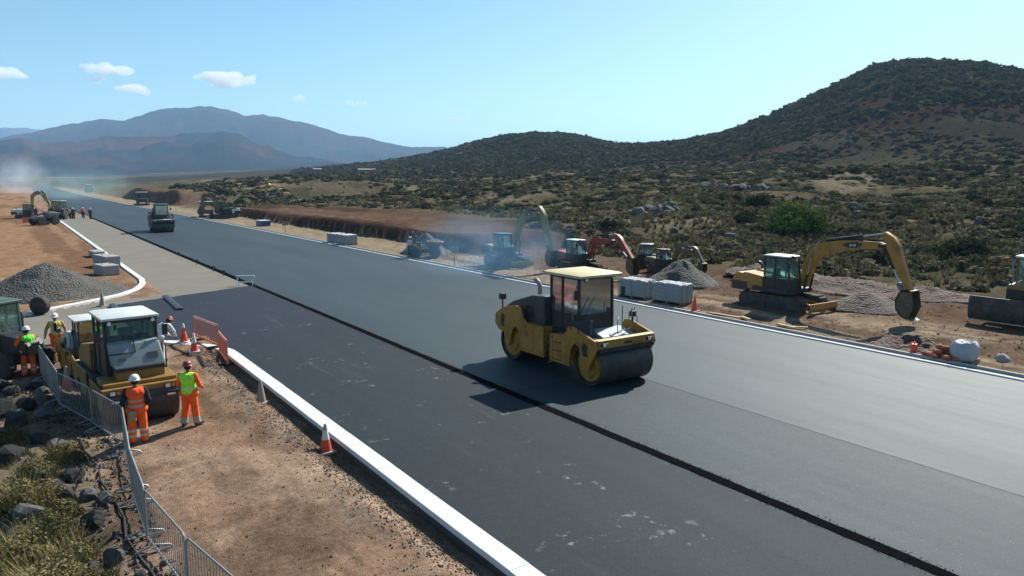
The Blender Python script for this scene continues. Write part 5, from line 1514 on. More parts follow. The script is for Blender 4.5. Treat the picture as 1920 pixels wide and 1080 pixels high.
person('worker in green vest and orange trousers with raised hands beside the black tractor', (.32, 30.1, tz(.32, 30.1)), R(200),
       dict(look=-.2, elL=(.3, -.06, 1.18), wrL=(.22, -.24, 1.34), elR=(-.27, -.06, 1.16), wrR=(-.12, -.26, 1.28), kneeL=(.14, -.02, .5), ankL=(.17, .02, .09), toeL=(.2, -.16, .045)),
       dict(trousers=T_OR, jacket=OR, vest=V_GR, helmet=M['hat_white']), scale=.96)
person('worker in open yellow vest and orange trousers walking towards the amber roller', (1.3, 33.0, -.05), R(-6),
       dict(kneeL=(.12, -.1, .5), ankL=(.13, -.06, .1), toeL=(.16, -.22, .06), kneeR=(-.12, .0, .5), ankR=(-.14, .12, .1), toeR=(-.16, -.05, .045), elL=(.3, .06, 1.15), wrL=(.33, -.02, .92), elR=(-.31, .03, 1.15), wrR=(-.35, -.06, .92), nod=.1),
       dict(trousers=T_OR, jacket=cloth('jacket_tan', (.34, .24, .12)), vest=V_YE, placket=DK, helmet=M['hat_white']), scale=.93)
person('worker in white overalls bending beside the amber roller', (4.35, 29.6, tz(4.35, 29.6)), R(120),
       dict(waist=(0, -.05, 1.08), chest=(0, -.22, 1.24), neck=(0, -.36, 1.32), head=(0, -.46, 1.42), shL=(.18, -.3, 1.32), shR=(-.18, -.3, 1.32), elL=(.24, -.42, 1.08), elR=(-.24, -.42, 1.08), wrL=(.15, -.55, .86), wrR=(-.15, -.55, .86), nod=.5),
       dict(trousers=cloth('overall_white', (.55, .56, .55)), jacket=cloth('shirt_white', (.6, .61, .6)), helmet=M['hat_red']))
person('worker in yellow jacket half cut by the picture edge near the side road kerb', (-.75, 43.9, tz(-.75, 43.9)), R(90), {},
       dict(trousers=cloth('trousers_yellow', (.5, .55, .08), [(.3, .4)], tape), jacket=cloth('jacket_yellow', (.5, .52, .08)), vest=cloth('vest_bright', (.5, .62, .1)), helmet=M['hat_white']), voxel=.014)
person('worker in white shirt standing at the red dumper by the far kerb', (28.9, 58.3, tz(28.9, 58.3)), R(-70), dict(wrL=(.2, -.3, 1.05), elL=(.25, -.12, 1.14)),
       dict(trousers=cloth('trousers_navy', (.03, .035, .05)), jacket=cloth('shirt_cream', (.55, .5, .42)), helmet=M['hat_white']), voxel=.014)
for k, (px, py, lab, jk) in enumerate(((9.9, 148.5, 'far worker in dark clothes, nearest the end of the side road kerb', DK), (11.5, 150.2, 'far worker in red jacket at the end of the side road', cloth('jacket_red', (.6, .06, .06))), (12.3, 146.5, 'far worker in dark clothes, nearest the fresh asphalt', DK))):
    person(lab, (px, py, -.05), R(20 * k), {}, dict(trousers=DK, jacket=jk, helmet=M['hat_white']), voxel=.025, scale=1.05)
person('worker with white helmet sitting in the shade beside the black tractor', (-1.15, 33.6, -.05), R(30), dict(hipL=(.1, 0, .75), hipR=(-.1, 0, .75), pel=(0, 0, .78), waist=(0, .02, .92), chest=(0, .02, 1.14), neck=(0, .01, 1.29), head=(0, -.02, 1.46), shL=(.18, 0, 1.24), shR=(-.18, 0, 1.24), elL=(.25, 0, .98), elR=(-.25, 0, .98), wrL=(.2, -.2, .86), wrR=(-.2, -.2, .86), kneeL=(.12, -.14, .45), kneeR=(-.12, -.14, .45)),
       dict(trousers=DK, jacket=DK, helmet=M['hat_white']), voxel=.014)

# ------------------------------------------------------------------ cones
def cone(label, x, y, mats=('cone_red', 'cone_white', 'cone_red'), z=None, s=1.0, tilt=0.0):
    t = thing('traffic_cone', label, 'traffic cone', (x, y, tz(x, y) if z is None else z), random.uniform(-.6, .6), scale=s)
    t.rotation_euler[0] = tilt
    b = MB().box(0, 0, .03, .42, .42, .06, taper=.93)
    b.build('base', M[mats[2]] if mats[2] != 'cone_red' else M['cone_pink'], t, bevel=.015)
    prof = [(.15, .05), (.145, .1), (.098, .36), (.068, .54), (.04, .72), (.034, .755), (.018, .757)]
    for nm, a, bz, mm in (('lower_sleeve', .055, .36, mats[0]), ('band', .36, .6, mats[1]), ('tip', .6, .76, mats[2])):
        q = MB()
        r = lambda z: .155 - (z - .05) * .171
        pr = [(r(a), a), (r(bz), bz)] if nm != 'tip' else [(r(a), a), (r(.74), .74), (r(.76) - .012, .762), (.005, .762)]
        q.lathe_z(pr, 0, 0, 20)
        q.build(nm, M[mm], t, smooth=40)
    return t
cone('red and white traffic cone nearest the camera beside the kerb', 6.35, 17.85, ('cone_red', 'cone_white', 'cone_grey'))
cone('dusty grey and white traffic cone beside the kerb by the dirt strip', 6.25, 23.3, ('cone_grey', 'cone_grey', 'cone_grey'))
cone('pink and grey traffic cone behind the steel barrier near the rubble', 1.25, 27.2, ('cone_pink', 'cone_grey', 'cone_grey'), s=1.1)
cone('pink-red traffic cone standing at the kerb end behind the orange barrier', 5.75, 32.6, ('cone_red', 'cone_pink', 'cone_white'), s=1.05)
cone('orange and white traffic cone leaning by the orange barrier', 5.75, 30.6, ('cone_red', 'cone_white', 'cone_white'), s=1.0)
cone('slim bright red cone beside the wrapped block pallets', 28.85, 25.9, ('cone_red', 'cone_red', 'cone_red'), s=1.05)
cone('small dark traffic cone on the side road by the curved kerb', 4.0, 45.0, ('cone_grey', 'cone_grey', 'cone_grey'), z=-.05, s=1.0)

# ------------------------------------------------------------------ barriers
def steel_barrier(label, a, b, group):
    a, b = Vector((*a, 0)), Vector((*b, 0))
    d = b - a
    L = d.length
    mid = (a + b) / 2
    t = thing('crowd_barrier', label, 'barrier', (mid.x, mid.y, 0), math.atan2(d.y, d.x), group)
    za, zb = tz(a.x, a.y), tz(b.x, b.y)
    t.location.z = max(-.1, min(.18, (za + zb) / 2))
    h, hl = 1.1, L / 2 - .03
    q = .12
    f = MB().tube([(-hl, 0, .14), (-hl, 0, h - q), (-hl + q * .3, 0, h - q * .3), (-hl + q, 0, h), (hl - q, 0, h), (hl - q * .3, 0, h - q * .3), (hl, 0, h - q), (hl, 0, .14)], .018, 8)
    f.tube([(-hl, 0, .16), (hl, 0, .16)], .018, 8)
    f.build('frame', M['galv'], t)
    n = int(L / .115)
    me = None
    for k in range(1, n):
        x = -hl + 2 * hl * k / n
        if me is None:
            o = MB().cyl((0, 0, .17), (0, 0, h - .01), .0075, n=6).build('bar', M['galv'], t)
            me = o.data
        else:
            o = bpy.data.objects.new('bar', me); COL.objects.link(o); o.parent = t
        o.location = (x, 0, 0)
    for x in (-hl * .72, hl * .72):
        MB().tube([(x, -.34, .0), (x, -.3, .05), (x, 0, .14), (x, .3, .05), (x, .34, .0)], .02, 8).tube([(x + .07, -.3, .03), (x + .07, .3, .03)], .016, 6).build('foot', M['galv'], t)
    return t
BP = [(.62, 29.6), (.92, 25.0), (1.55, 22.6), (2.05, 20.3), (1.78, 16.9), (1.72, 14.6), (1.98, 12.2), (2.4, 9.9)]
LB = ['first grey steel barrier, farthest from camera, by the rubble', 'second grey steel barrier along the rubble bank', 'third grey steel barrier, in front of the parked amber roller', 'fourth grey steel barrier, beside the two workers', 'fifth grey steel barrier along the dirt strip', 'sixth grey steel barrier near the bottom edge', 'seventh grey steel barrier, nearest the camera']
for k in range(7):
    steel_barrier(LB[k], BP[k], BP[k + 1], 'grey steel barriers along the rubble')

def plastic_barrier(label, a, b):
    a, b = Vector((*a, 0)), Vector((*b, 0))
    d = b - a
    L = d.length
    m = (a + b) / 2
    t = thing('pedestrian_barrier', label, 'barrier', (m.x, m.y, tz(m.x, m.y)), math.atan2(d.y, d.x), 'orange pedestrian barriers')
    RM = M['barrier_red']
    f = MB().span(-L / 2, L / 2, -.025, .025, .92, 1.02).span(-L / 2, L / 2, -.025, .025, .16, .24).span(-L / 2, -L / 2 + .06, -.024, .024, .1, .93).span(L / 2 - .06, L / 2, -.024, .024, .1, .93)
    f.build('frame', RM, t, bevel=.01)
    n = 11
    for k in range(1, n):
        x = -L / 2 + L * k / n
        MB().span(x - .022, x + .022, -.014, .014, .24, .92).build('slat', RM, t, smooth=0)
    MB().span(-L / 2 + .1, L / 2 - .1, -.032, -.026, .94, 1.0).build('reflective_strip', M['cone_white'], t, smooth=0)
    for x in (-L * .36, L * .36): MB().span(x - .05, x + .05, -.3, .3, .0, .1).build('foot', M['rubber'], t, bevel=.01)
    return t
plastic_barrier('orange plastic pedestrian barrier standing across the kerb end', (6.25, 33.0), (6.62, 30.4))
plastic_barrier('orange plastic pedestrian barrier beside the kerb, nearer the camera', (6.62, 30.3), (6.45, 28.3))

# ------------------------------------------------------------------ pallets, blocks, bags, small things
def block_pallet(label, x, y, rz, sx, sy, sz, z=None):
    t = thing('block_pallet', label, 'pallet', (x, y, tz(x, y) if z is None else z), rz)
    for k in range(5): MB().span(-sx / 2 + k * sx / 5 + .02, -sx / 2 + (k + 1) * sx / 5 - .02, -sy / 2, sy / 2, .1, .125).build('board', M['pallet'], t, smooth=0)
    for k in range(3): MB().span(-sx / 2, sx / 2, -sy / 2 + k * (sy - .1) / 2, -sy / 2 + k * (sy - .1) / 2 + .1, 0, .1).build('bearer', M['pallet'], t, smooth=0)
    nx, ny, nz = 4, 2, 4
    bx, by, bz = sx / nx, sy / ny, (sz - .125) / nz
    me = None
    for i in range(nx):
        for j in range(ny):
            for k in range(nz):
                if me is None:
                    o = MB().box(0, 0, 0, bx - .012, by - .012, bz - .008).build('block', M['block_wrap'], t, bevel=.015, smooth=0)
                    me = o.data
                    md = o
                else:
                    o = bpy.data.objects.new('block', me); COL.objects.link(o); o.parent = t
                o.location = (-sx / 2 + bx * (i + .5) + random.uniform(-.012, .012), -sy / 2 + by * (j + .5), .125 + bz * (k + .5))
    w = MB()                                               # crumpled film thrown over the top
    nn = 14
    pts = []
    for a in range(nn + 1):
        for c in range(nn + 1):
            u, v = a / nn - .5, c / nn - .5
            pts.append((u * (sx + .05), v * (sy + .05), sz + .03 + random.uniform(0, .05) - (.1 * random.random() if abs(u) > .49 or abs(v) > .49 else 0)))
    w.add(pts, [(a * (nn + 1) + c, a * (nn + 1) + c + 1, (a + 1) * (nn + 1) + c + 1, (a + 1) * (nn + 1) + c) for a in range(nn) for c in range(nn)])
    w.build('wrap_film', M['bag_white'], t, smooth=0)
    for xx in (-sx * .22, sx * .22): MB().span(xx - .012, xx + .012, -sy / 2 - .01, sy / 2 + .01, .1, sz - .01).build('strap', M['white'], t, smooth=0)
    return t
block_pallet('white-wrapped block pallet behind the roller, the one farther from the red cone', 29.7, 31.0, R(8), 1.05, 1.9, 1.02)
block_pallet('white-wrapped block pallet next to the slim bright red cone', 29.95, 28.5, R(5), 1.05, 1.95, 1.06)
block_pallet('far pale block pallet on the far verge, the one nearer the blue box', 29.3, 76.6, R(10), 1.4, 1.6, .95)
block_pallet('far white block pallet on the far verge, the one nearer the gravel heap', 29.3, 73.6, R(4), 1.4, 1.8, 1.0)
def concrete_block(label, x, y, rz, sx, sy, sz):
    t = thing('concrete_block', label, 'concrete block', (x, y, tz(x, y)), rz)
    MB().prism_x([(-sy / 2, 0), (-sy / 2, sz - .05), (-sy / 2 + .05, sz), (sy / 2 - .05, sz), (sy / 2, sz - .05), (sy / 2, 0)], -sx / 2, sx / 2).build('block_body', M['concrete'], t, bevel=.02)
    for k in (-1, 1): MB().tube([(k * sx * .25, -.08, sz - .02), (k * sx * .25, -.06, sz + .07), (k * sx * .25, .06, sz + .07), (k * sx * .25, .08, sz - .02)], .015, 6).build('lifting_loop', M['steel'], t)
    return t
concrete_block('large concrete block beside the side road kerb, behind the smaller one', 6.35, 65.6, R(12), 1.1, 2.8, .9)
concrete_block('concrete block beside the gravel heap near the kerb bend', 5.75, 60.0, R(12), 1.1, 2.0, .7)
concrete_block('small flat concrete block farther up the side road kerb', 6.5, 74.5, R(5), .9, 2.2, .5)

t = thing('bulk_bag', 'white bulk bag on a pallet at the right road edge', 'bulk bag', (29.05, 12.95, tz(29.05, 12.95)), R(10), scale=.84)
for k in range(5): MB().span(-.55 + k * .22, -.55 + k * .22 + .17, -.5, .5, .12, .145).build('board', M['pallet'], t, smooth=0)
for k in range(3): MB().span(-.55, .52, -.5 + k * .45, -.4 + k * .45, 0, .12).build('bearer', M['pallet'], t, smooth=0)
g = MB()
rs2 = np.random.RandomState(3)
rings_ = []
for z, r, e in ((.15, .46, .3), (.3, .52, .3), (.5, .54, .35), (.7, .53, .35), (.84, .48, .3), (.92, .38, .3), (.84, .26, .2), (.8, .05, .1)):
    rings_.append([(r * (abs(math.cos(a)) ** (1 - e)) * math.copysign(1, math.cos(a)) * (1 + rs2.uniform(-.07, .07)), r * (abs(math.sin(a)) ** (1 - e)) * math.copysign(1, math.sin(a)) * (1 + rs2.uniform(-.07, .07)), z + rs2.uniform(-.03, .03)) for a in np.linspace(0, 2 * math.pi, 25)[:-1]])
g.rings(rings_)
g.build('bag', M['bag_white'], t, smooth=60)
for sx in (-1, 1):
    for sy in (-1, 1): MB().tube([(sx * .42, sy * .3, .8), (sx * .46, sy * .36, .98), (sx * .36, sy * .46, .98), (sx * .3, sy * .42, .8)], .022, 6).build('lifting_strap', M['bag_white'], t)
M['sack'] = stone_material('sack_orange', (.42, .15, .1), .3)
_sb = random.Random(8)
for k, (dx, dy, dz, s) in enumerate([(_sb.uniform(-.3, .45), _sb.uniform(-.1, 1.0), 0, _sb.uniform(.55, .8)) for _ in range(11)] + [(_sb.uniform(-.1, .3), _sb.uniform(.1, .8), .16, _sb.uniform(.5, .75)) for _ in range(7)] + [(.1, .35, .3, .6), (.15, .6, .3, .65)]):
    o = MB().ball((0, 0, 0), .24 * s, (1.25, .85, .6), 14, 8).build('sandbag', M['sack'])
    for v in o.data.vertices: v.co += Vector((random.uniform(-.015, .015), random.uniform(-.015, .015), random.uniform(-.015, .015)))
    o.location = (28.75 + dx, 13.15 + dy, tz(28.75, 13.3) + .13 + dz)
    o.rotation_euler = (random.uniform(-.2, .2), random.uniform(-.2, .2), random.uniform(0, 3))
    tag(o, 'orange-red sandbag in the pile beside the white bulk bag', 'sandbag', 'sandbags by the bulk bag')
o = rock('small pale stone block on the tan verge right of the bulk bag', 30.4, 12.2, .27, M['concrete'], sq=.9)
t = thing('fuel_can', 'small red can on the verge left of the sandbags', 'can', (28.95, 14.75, tz(28.95, 14.75)), R(20))
MB().span(-.16, .16, -.1, .1, 0, .36).build('can_body', M['cone_red'], t, bevel=.03)
MB().tube([(-.1, 0, .36), (-.1, 0, .43), (.1, 0, .43), (.1, 0, .36)], .016, 6).build('handle', M['cone_red'], t)
MB().cyl((.12, 0, .34), (.19, 0, .44), .03).build('spout', M['black'], t)
for k, (x, y, L, rz, lab) in enumerate(((29.0, 24.1, 2.3, 82, 'long pale plank on the verge beyond the slim red cone'), (29.05, 20.6, 1.3, 70, 'short pale board on the debris pile by the far kerb'), (29.25, 20.3, 1.1, 120, 'short crossed board on the debris pile by the far kerb'), (29.1, 22.9, 1.0, 60, 'broken board between the long plank and the debris pile'))):
    o = MB().box(0, 0, .03, L, .2, .05).build('plank', M['wood'], bevel=.008)
    o.location = (x, y, tz(x, y) + .05 + .03 * (k % 2)); o.rotation_euler = (0, R(3), R(rz))
    tag(o, lab, 'plank')
t = thing('tyre', 'loose black tyre standing on the side road by the curved kerb', 'tyre', (1.15, 44.0, -.05), R(52), scale=.85)
MB().lathe_x([(-.2, .3), (-.24, .42), (-.2, .52), (-.1, .55), (.1, .55), (.2, .52), (.24, .42), (.2, .3), (.1, .28), (-.1, .28)], 0, .55, 28).build('tyre_casing', M['rubber'], t, smooth=40)
MB().lathe_x([(-.12, .29), (-.08, .2), (-.06, .08), (-.06, .01)], 0, .55, 20).build('rim', M['grey_paint'], t)
for k, (x, y, L, rz, lab) in enumerate(((7.25, 43.8, 5.2, 88, 'black steel edge strip lying on the dark asphalt of the junction'), (4.42, 43.6, 2.4, 88, 'short black steel edge strip at the corner of the dark asphalt'))):
    o = MB().prism_x([(-.17, 0), (-.17, .1), (-.1, .16), (.1, .16), (.17, .1), (.17, 0)], -L / 2, L / 2).build('edge_strip', M['black'], bevel=.01)
    o.location = (x, y, .0); o.rotation_euler = (0, 0, R(rz)); o.scale = (1, 1, .6)
    tag(o, lab, 'steel strip')
t = thing('trestle', 'small white folding trestle at the corner of the fresh asphalt', 'trestle', (12.45, 48.7, -.05), R(-30))
for s in (-1, 1):
    MB().tube([(-.5, s * .28, 0), (-.5, 0, .62)], .025, 6).tube([(.5, s * .28, 0), (.5, 0, .62)], .025, 6).build('leg', M['white'], t)
MB().box(0, 0, .62, 1.15, .09, .09).build('top_rail', M['white'], t)
MB().box(0, .18, .22, 1.0, .03, .07).build('stretcher', M['white'], t)
for k, (x, y) in enumerate(((12.45, 54.5), (12.45, 57.5), (12.4, 63.0), (12.4, 70.5))):
    t = thing('level_stake', 'short dark level stake along the edge of the fresh asphalt', 'stake', (x, y, -.05), 0, 'level stakes by the asphalt edge')
    MB().cyl((0, 0, 0), (0, 0, .42), .025).build('pin', M['steel'], t)
    MB().box(0, 0, .36, .3, .03, .08).build('crossbar', M['black'], t)
t = thing('storage_box', 'small blue box on the pale strip below the cut bank', 'box', (31.2, 110.5, tz(31.2, 110.5)), R(5))
MB().span(-.7, .7, -1.0, 1.0, 0, .75).build('box_body', M['blue_box'] if 'blue_box' in M else M['blue_paint'], t, bevel=.03)
MB().span(-.74, .74, -1.04, 1.04, .75, .85).build('lid', M['white'], t, bevel=.02)
for k, (x, y) in enumerate(((28.9, 50.6), (28.9, 93.0))):
    t = thing('site_sign', 'small dull sign board on a post, nearer the smoke' if k == 0 else 'small dark marker board far along the far kerb', 'sign', (x, y, tz(x, y)), R(10))
    MB().cyl((0, 0, 0), (0, 0, 1.1), .03).build('post', M['black'], t)
    MB().box(0, -.04, 1.25, .8, .03, .5).build('board', M['pallet'], t)
t = thing('mesh_barrier', 'red mesh barrier lying on the brown ground near the far pale green excavator', 'barrier', (3.9, 136.5, tz(4, 136.5)), R(15))
MB().span(-1.6, 1.6, -.02, .02, .15, .95).build('panel', M['cone_pink'], t)
for x in (-1.5, 0, 1.5): MB().cyl((x, .05, 0), (x, .05, 1.0), .04).build('post', M['cone_red'], t)

o = MB().tube([(x, y, tz(x, y) + .03) for x, y in ((1.15, 21.9), (1.2, 20.6), (1.35, 19.3), (1.3, 18.0), (1.42, 17.0), (1.5, 16.0), (1.42, 15.1), (1.5, 14.2), (1.62, 13.3), (1.6, 12.0))], .028, 6).build('hose', M['rubber'])
tag(o, 'thin black hose winding along the ground beside the steel barriers', 'hose')

# ------------------------------------------------------------------ bushes
def leaf_cloud(rs, n, rx, rz, leaf, clumps=7, col=(0.05, 0.06, 0.028), up=0.3, base=0.25, dome=True):
    """n leaf quads spread through a clumped crown standing on z = 0; returns verts, faces, cols"""
    cc = rs.normal(0, 1, (clumps, 3)); cc /= np.linalg.norm(cc, axis=1)[:, None]
    cc *= rs.uniform(.25, .75, (clumps, 1)); cc[:, 2] = np.abs(cc[:, 2]) * .9
    cr = rs.uniform(.32, .55, clumps)
    k = rs.randint(0, clumps, n)
    d = rs.normal(0, 1, (n, 3)); d /= np.linalg.norm(d, axis=1)[:, None]
    p = cc[k] + d * (cr[k] * rs.uniform(.55, 1.0, n) ** .5)[:, None]
    if dome: p[:, 2] = np.abs(p[:, 2])
    P = p * np.array([rx, rx, rz])
    P[:, 2] += base * rz * .15
    nrm = d + rs.normal(0, .5, (n, 3)); nrm[:, 2] += up; nrm /= np.linalg.norm(nrm, axis=1)[:, None]
    a = np.cross(nrm, rs.normal(0, 1, (n, 3))); a /= np.linalg.norm(a, axis=1)[:, None]
    b = np.cross(nrm, a)
    s = (leaf * rs.uniform(.6, 1.4, n))[:, None]
    V = np.stack([P - a * s, P + b * s * .6, P + a * s, P - b * s * .6], 1).reshape(-1, 3)
    F = np.arange(4 * n).reshape(-1, 4)
    tone = (rs.uniform(.65, 1.4, clumps)[k] * rs.uniform(.8, 1.2, n))[:, None]
    C = np.repeat(np.array(col)[None] * tone, 4, axis=0)
    return V, F, C
def blade_tuft(rs, n, r, h, col, w=0.012, lean=0.45):
    """upright narrow blades / twigs from a common base"""
    a = rs.uniform(0, 6.283, n); q = np.sqrt(rs.rand(n)) * r * .45
    x, y = q * np.cos(a), q * np.sin(a)
    L = h * rs.uniform(.5, 1.1, n)
    la = a + rs.normal(0, .6, n); le = lean * rs.uniform(.2, 1.2, n)
    dx, dy = np.cos(la) * le * L, np.sin(la) * le * L
    px, py = -np.sin(la) * w, np.cos(la) * w
    V = np.stack([np.stack([x - px, y - py, x * 0], 1), np.stack([x + px, y + py, x * 0], 1),
                  np.stack([x + dx * .45 + px * .7, y + dy * .45 + py * .7, L * .62], 1), np.stack([x + dx * .45 - px * .7, y + dy * .45 - py * .7, L * .62], 1),
                  np.stack([x + dx, y + dy, L], 1)], 1).reshape(-1, 3)
    i = np.arange(n)[:, None] * 5
    F = np.vstack([np.stack([i[:, 0], i[:, 0] + 1, i[:, 0] + 2, i[:, 0] + 3], 1), np.stack([i[:, 0] + 3, i[:, 0] + 2, i[:, 0] + 4, i[:, 0] + 4], 1)])
    t = rs.uniform(.6, 1.4, n)[:, None]
    C = np.repeat(np.array(col)[None] * t, 5, axis=0)
    return V, F, C
def tri_fix(F):
    """quads that repeat a corner become triangles"""
    q = F[F[:, 2] != F[:, 3]]
    t = F[F[:, 2] == F[:, 3]][:, :3]
    return np.vstack([q[:, [0, 1, 2]], q[:, [0, 2, 3]], t])

OLIVE, DARK, DRY, GREY, GREEN = (.076, .073, .043), (.053, .057, .035), (.135, .116, .072), (.09, .087, .062), (.055, .095, .02)
rs = np.random.RandomState(21)
KIND = []
for nm, col, n, rx, rz, leaf in (('dark', DARK, 420, 1.0, .95, .13), ('olive', OLIVE, 420, 1.1, .85, .13), ('grey', GREY, 380, 1.0, .7, .12), ('dry', DRY, 340, .9, .6, .11), ('dark', DARK, 420, 1.2, .8, .14), ('olive', OLIVE, 400, .9, 1.0, .12)):
    V, F, C = leaf_cloud(rs, n, rx, rz, leaf, 8, col)
    me = np_mesh('shrub_proto', V, F, M['leaf'], C)
    KIND.append((nm, me.data))
    bpy.data.objects.remove(me)
LAB = {'dark': 'dark green scrub bush', 'olive': 'olive scrub bush', 'grey': 'grey-green scrub bush', 'dry': 'dry straw-coloured scrub bush'}
def veg_ok(x, y):
    xr = x - road_shift(y)
    if xr < 43.5: return False
    if 55 < y < 165 and xr < 54 + 8 * math.sin(y * .08): return False
    return True
rnd = random.Random(5)
near = []
tries = 0
while len(near) < 230 and tries < 20000:
    tries += 1
    az = R(rnd.uniform(22, 70)); d = rnd.uniform(48, 150) ** 1.0
    x, y = d * math.sin(az), d * math.cos(az)
    if not veg_ok(x, y): continue
    if float(fbm(x / 15, y / 15, 201, 3)) < rnd.uniform(.3, .6): continue
    near.append((x, y))
for x, y in near:
    k = rnd.choice([0, 0, 1, 1, 2, 3, 4, 4, 5])
    nm, me = KIND[k]
    o = bpy.data.objects.new('shrub', me)
    COL.objects.link(o)
    s = rnd.uniform(.5, 1.25) * (1.25 if nm == 'dark' else 1)
    o.location = (x, y, tz(x, y) - .05)
    o.scale = (s * rnd.uniform(.9, 1.4), s * rnd.uniform(.9, 1.3), s * rnd.uniform(.65, 1.0))
    o.rotation_euler = (0, 0, rnd.uniform(0, 6.28))
    az = math.degrees(math.atan2(x, y)); d = math.hypot(x, y)
    zone = 'above the cut bank' if az < 34 else 'behind the smoking excavator' if az < 41 else 'behind the red excavator' if az < 48 else 'behind the wrapped pallets and brown excavator' if az < 56 else 'behind the yellow excavator' if az < 64 else 'behind the bulldozer'
    hgt = 'low on the slope' if d < 72 else 'halfway up the slope' if d < 105 else 'high on the slope'
    tag(o, LAB[nm] + ' ' + hgt + ' ' + zone, 'shrub', nm + ' scrub bushes on the slope')

# the rest of the scrub: one mass of low-detail bushes
def scrub(name, n_try, az0, az1, d0, d1, size, leaves, leaf, seed, dens_scale, dens_lo, cols, power=1.0, flat=(.5, .9)):
    rs = np.random.RandomState(seed)
    protos = []
    for k in range(10):
        c = cols[k % len(cols)]
        protos.append(leaf_cloud(rs, leaves, 1.0, .8, leaf, 5, c, up=.5))
    az = np.radians(rs.uniform(az0, az1, n_try)); d = d0 + (d1 - d0) * rs.rand(n_try) ** power
    X, Y = d * np.sin(az), d * np.cos(az)
    xr = X - road_shift(Y)
    ok = (xr > 43.5) & ~((Y > 55) & (Y < 165) & (xr < 54 + 8 * np.sin(Y * .08)))
    ok &= fbm(X / dens_scale, Y / dens_scale, 201, 3) > rs.uniform(dens_lo, dens_lo + .3, n_try)
    X, Y = X[ok], Y[ok]
    Z = terrain(X, Y)
    n = len(X)
    pk = rs.randint(0, 10, n); s = size * rs.uniform(.45, 1.35, n) * (1 + .35 * (rs.rand(n) < .12)); fz = rs.uniform(*flat, n); a = rs.uniform(0, 6.28, n); tone = rs.uniform(.7, 1.3, n)
    VV, FF, CC = [], [], []
    off = 0
    for p in range(10):
        m = pk == p
        if not m.any(): continue
        V, F, C = protos[p]
        ca, sa = np.cos(a[m])[:, None], np.sin(a[m])[:, None]
        x = (V[None, :, 0] * ca - V[None, :, 1] * sa) * s[m][:, None] + X[m][:, None]
        y = (V[None, :, 0] * sa + V[None, :, 1] * ca) * s[m][:, None] + Y[m][:, None]
        z = V[None, :, 2] * (s[m] * fz[m])[:, None] + Z[m][:, None] - .05
        VV.append(np.stack([x, y, z], 2).reshape(-1, 3))
        k = int(m.sum())
        FF.append((F[None] + (np.arange(k) * len(V))[:, None, None]).reshape(-1, 4) + off)
        CC.append((C[None] * tone[m][:, None, None]).reshape(-1, 3))
        off += k * len(V)
    o = np_mesh(name, np.vstack(VV), np.vstack(FF), M['leaf'], np.vstack(CC))
    return tag(o, kind='stuff'), n
scrub('scrub', 7500, 14, 74, 52, 200, 1.05, 120, .17, 31, 15, .3, (DARK, OLIVE, DRY, GREY, DRY), .8)
scrub('scrub', 15000, 10, 76, 170, 560, 1.6, 36, .33, 33, 26, .28, (DARK, OLIVE, DARK, GREY, OLIVE), .9, (.4, .75))
scrub('scrub', 4200, 14, 76, 52, 420, .75, 40, .26, 37, 26, -.6, (GREY, DRY, OLIVE, DARK, DRY), .9, (.4, .9))
scrub('hill_scrub', 34000, 18, 76, 380, 980, 2.3, 16, .55, 35, 40, .1, (DARK, DARK, OLIVE, DARK, OLIVE), 1.0, (.6, 1.0))
# dry grass and litter on the near slope
def grass(name, n, fx, fy, h, blades, col, seed, w, cond=None):
    rs = np.random.RandomState(seed)
    X, Y = fx(rs, n), fy(rs, n)
    if cond is not None:
        m = cond(X, Y, rs); X, Y = X[m], Y[m]
    Z = terrain(X, Y)
    protos = [blade_tuft(rs, blades, h * .6, h, np.array(col) * rs.uniform(.8, 1.2), w, .5) for _ in range(6)]
    VV, FF, CC = [], [], []
    off = 0
    for i in range(len(X)):
        V, F, C = protos[i % 6]
        a = rs.uniform(0, 6.28); s = rs.uniform(.6, 1.4)
        R2 = np.array([[math.cos(a), -math.sin(a)], [math.sin(a), math.cos(a)]])
        P = V.copy() * s
        P[:, :2] = P[:, :2] @ R2.T
        VV.append(P + np.array([X[i], Y[i], Z[i] - .03])); FF.append(tri_fix(F) + off); CC.append(C * rs.uniform(.75, 1.25)); off += len(V)
    o = np_mesh(name, np.vstack(VV), np.vstack(FF), M['leaf'], np.vstack(CC))
    return tag(o, kind='stuff')
def polar(az0, az1, d0, d1):
    st = {}
    def fx(rs, n):
        st['a'] = np.radians(rs.uniform(az0, az1, n)); st['d'] = d0 + (d1 - d0) * rs.rand(n)
        return st['d'] * np.sin(st['a'])
    def fy(rs, n): return st['d'] * np.cos(st['a'])
    return fx, fy
fx, fy = polar(28, 70, 48, 130)
grass('dry_grass', 6500, fx, fy, .55, 14, (.17, .147, .088), 41, .05, lambda X, Y, rs: (X > 43.5) & ~((Y > 55) & (X < 56)) & (fbm(X / 11, Y / 11, 137, 3) > rs.uniform(.35, .6, len(X))))
grass('dry_grass', 260, lambda rs, n: rs.uniform(-1.2, 1.6, n), lambda rs, n: rs.uniform(10, 29, n), .2, 12, (.13, .11, .06), 43, .008, lambda X, Y, rs: fbm(X / 1.2, Y / 1.2, 301, 3) > .48)

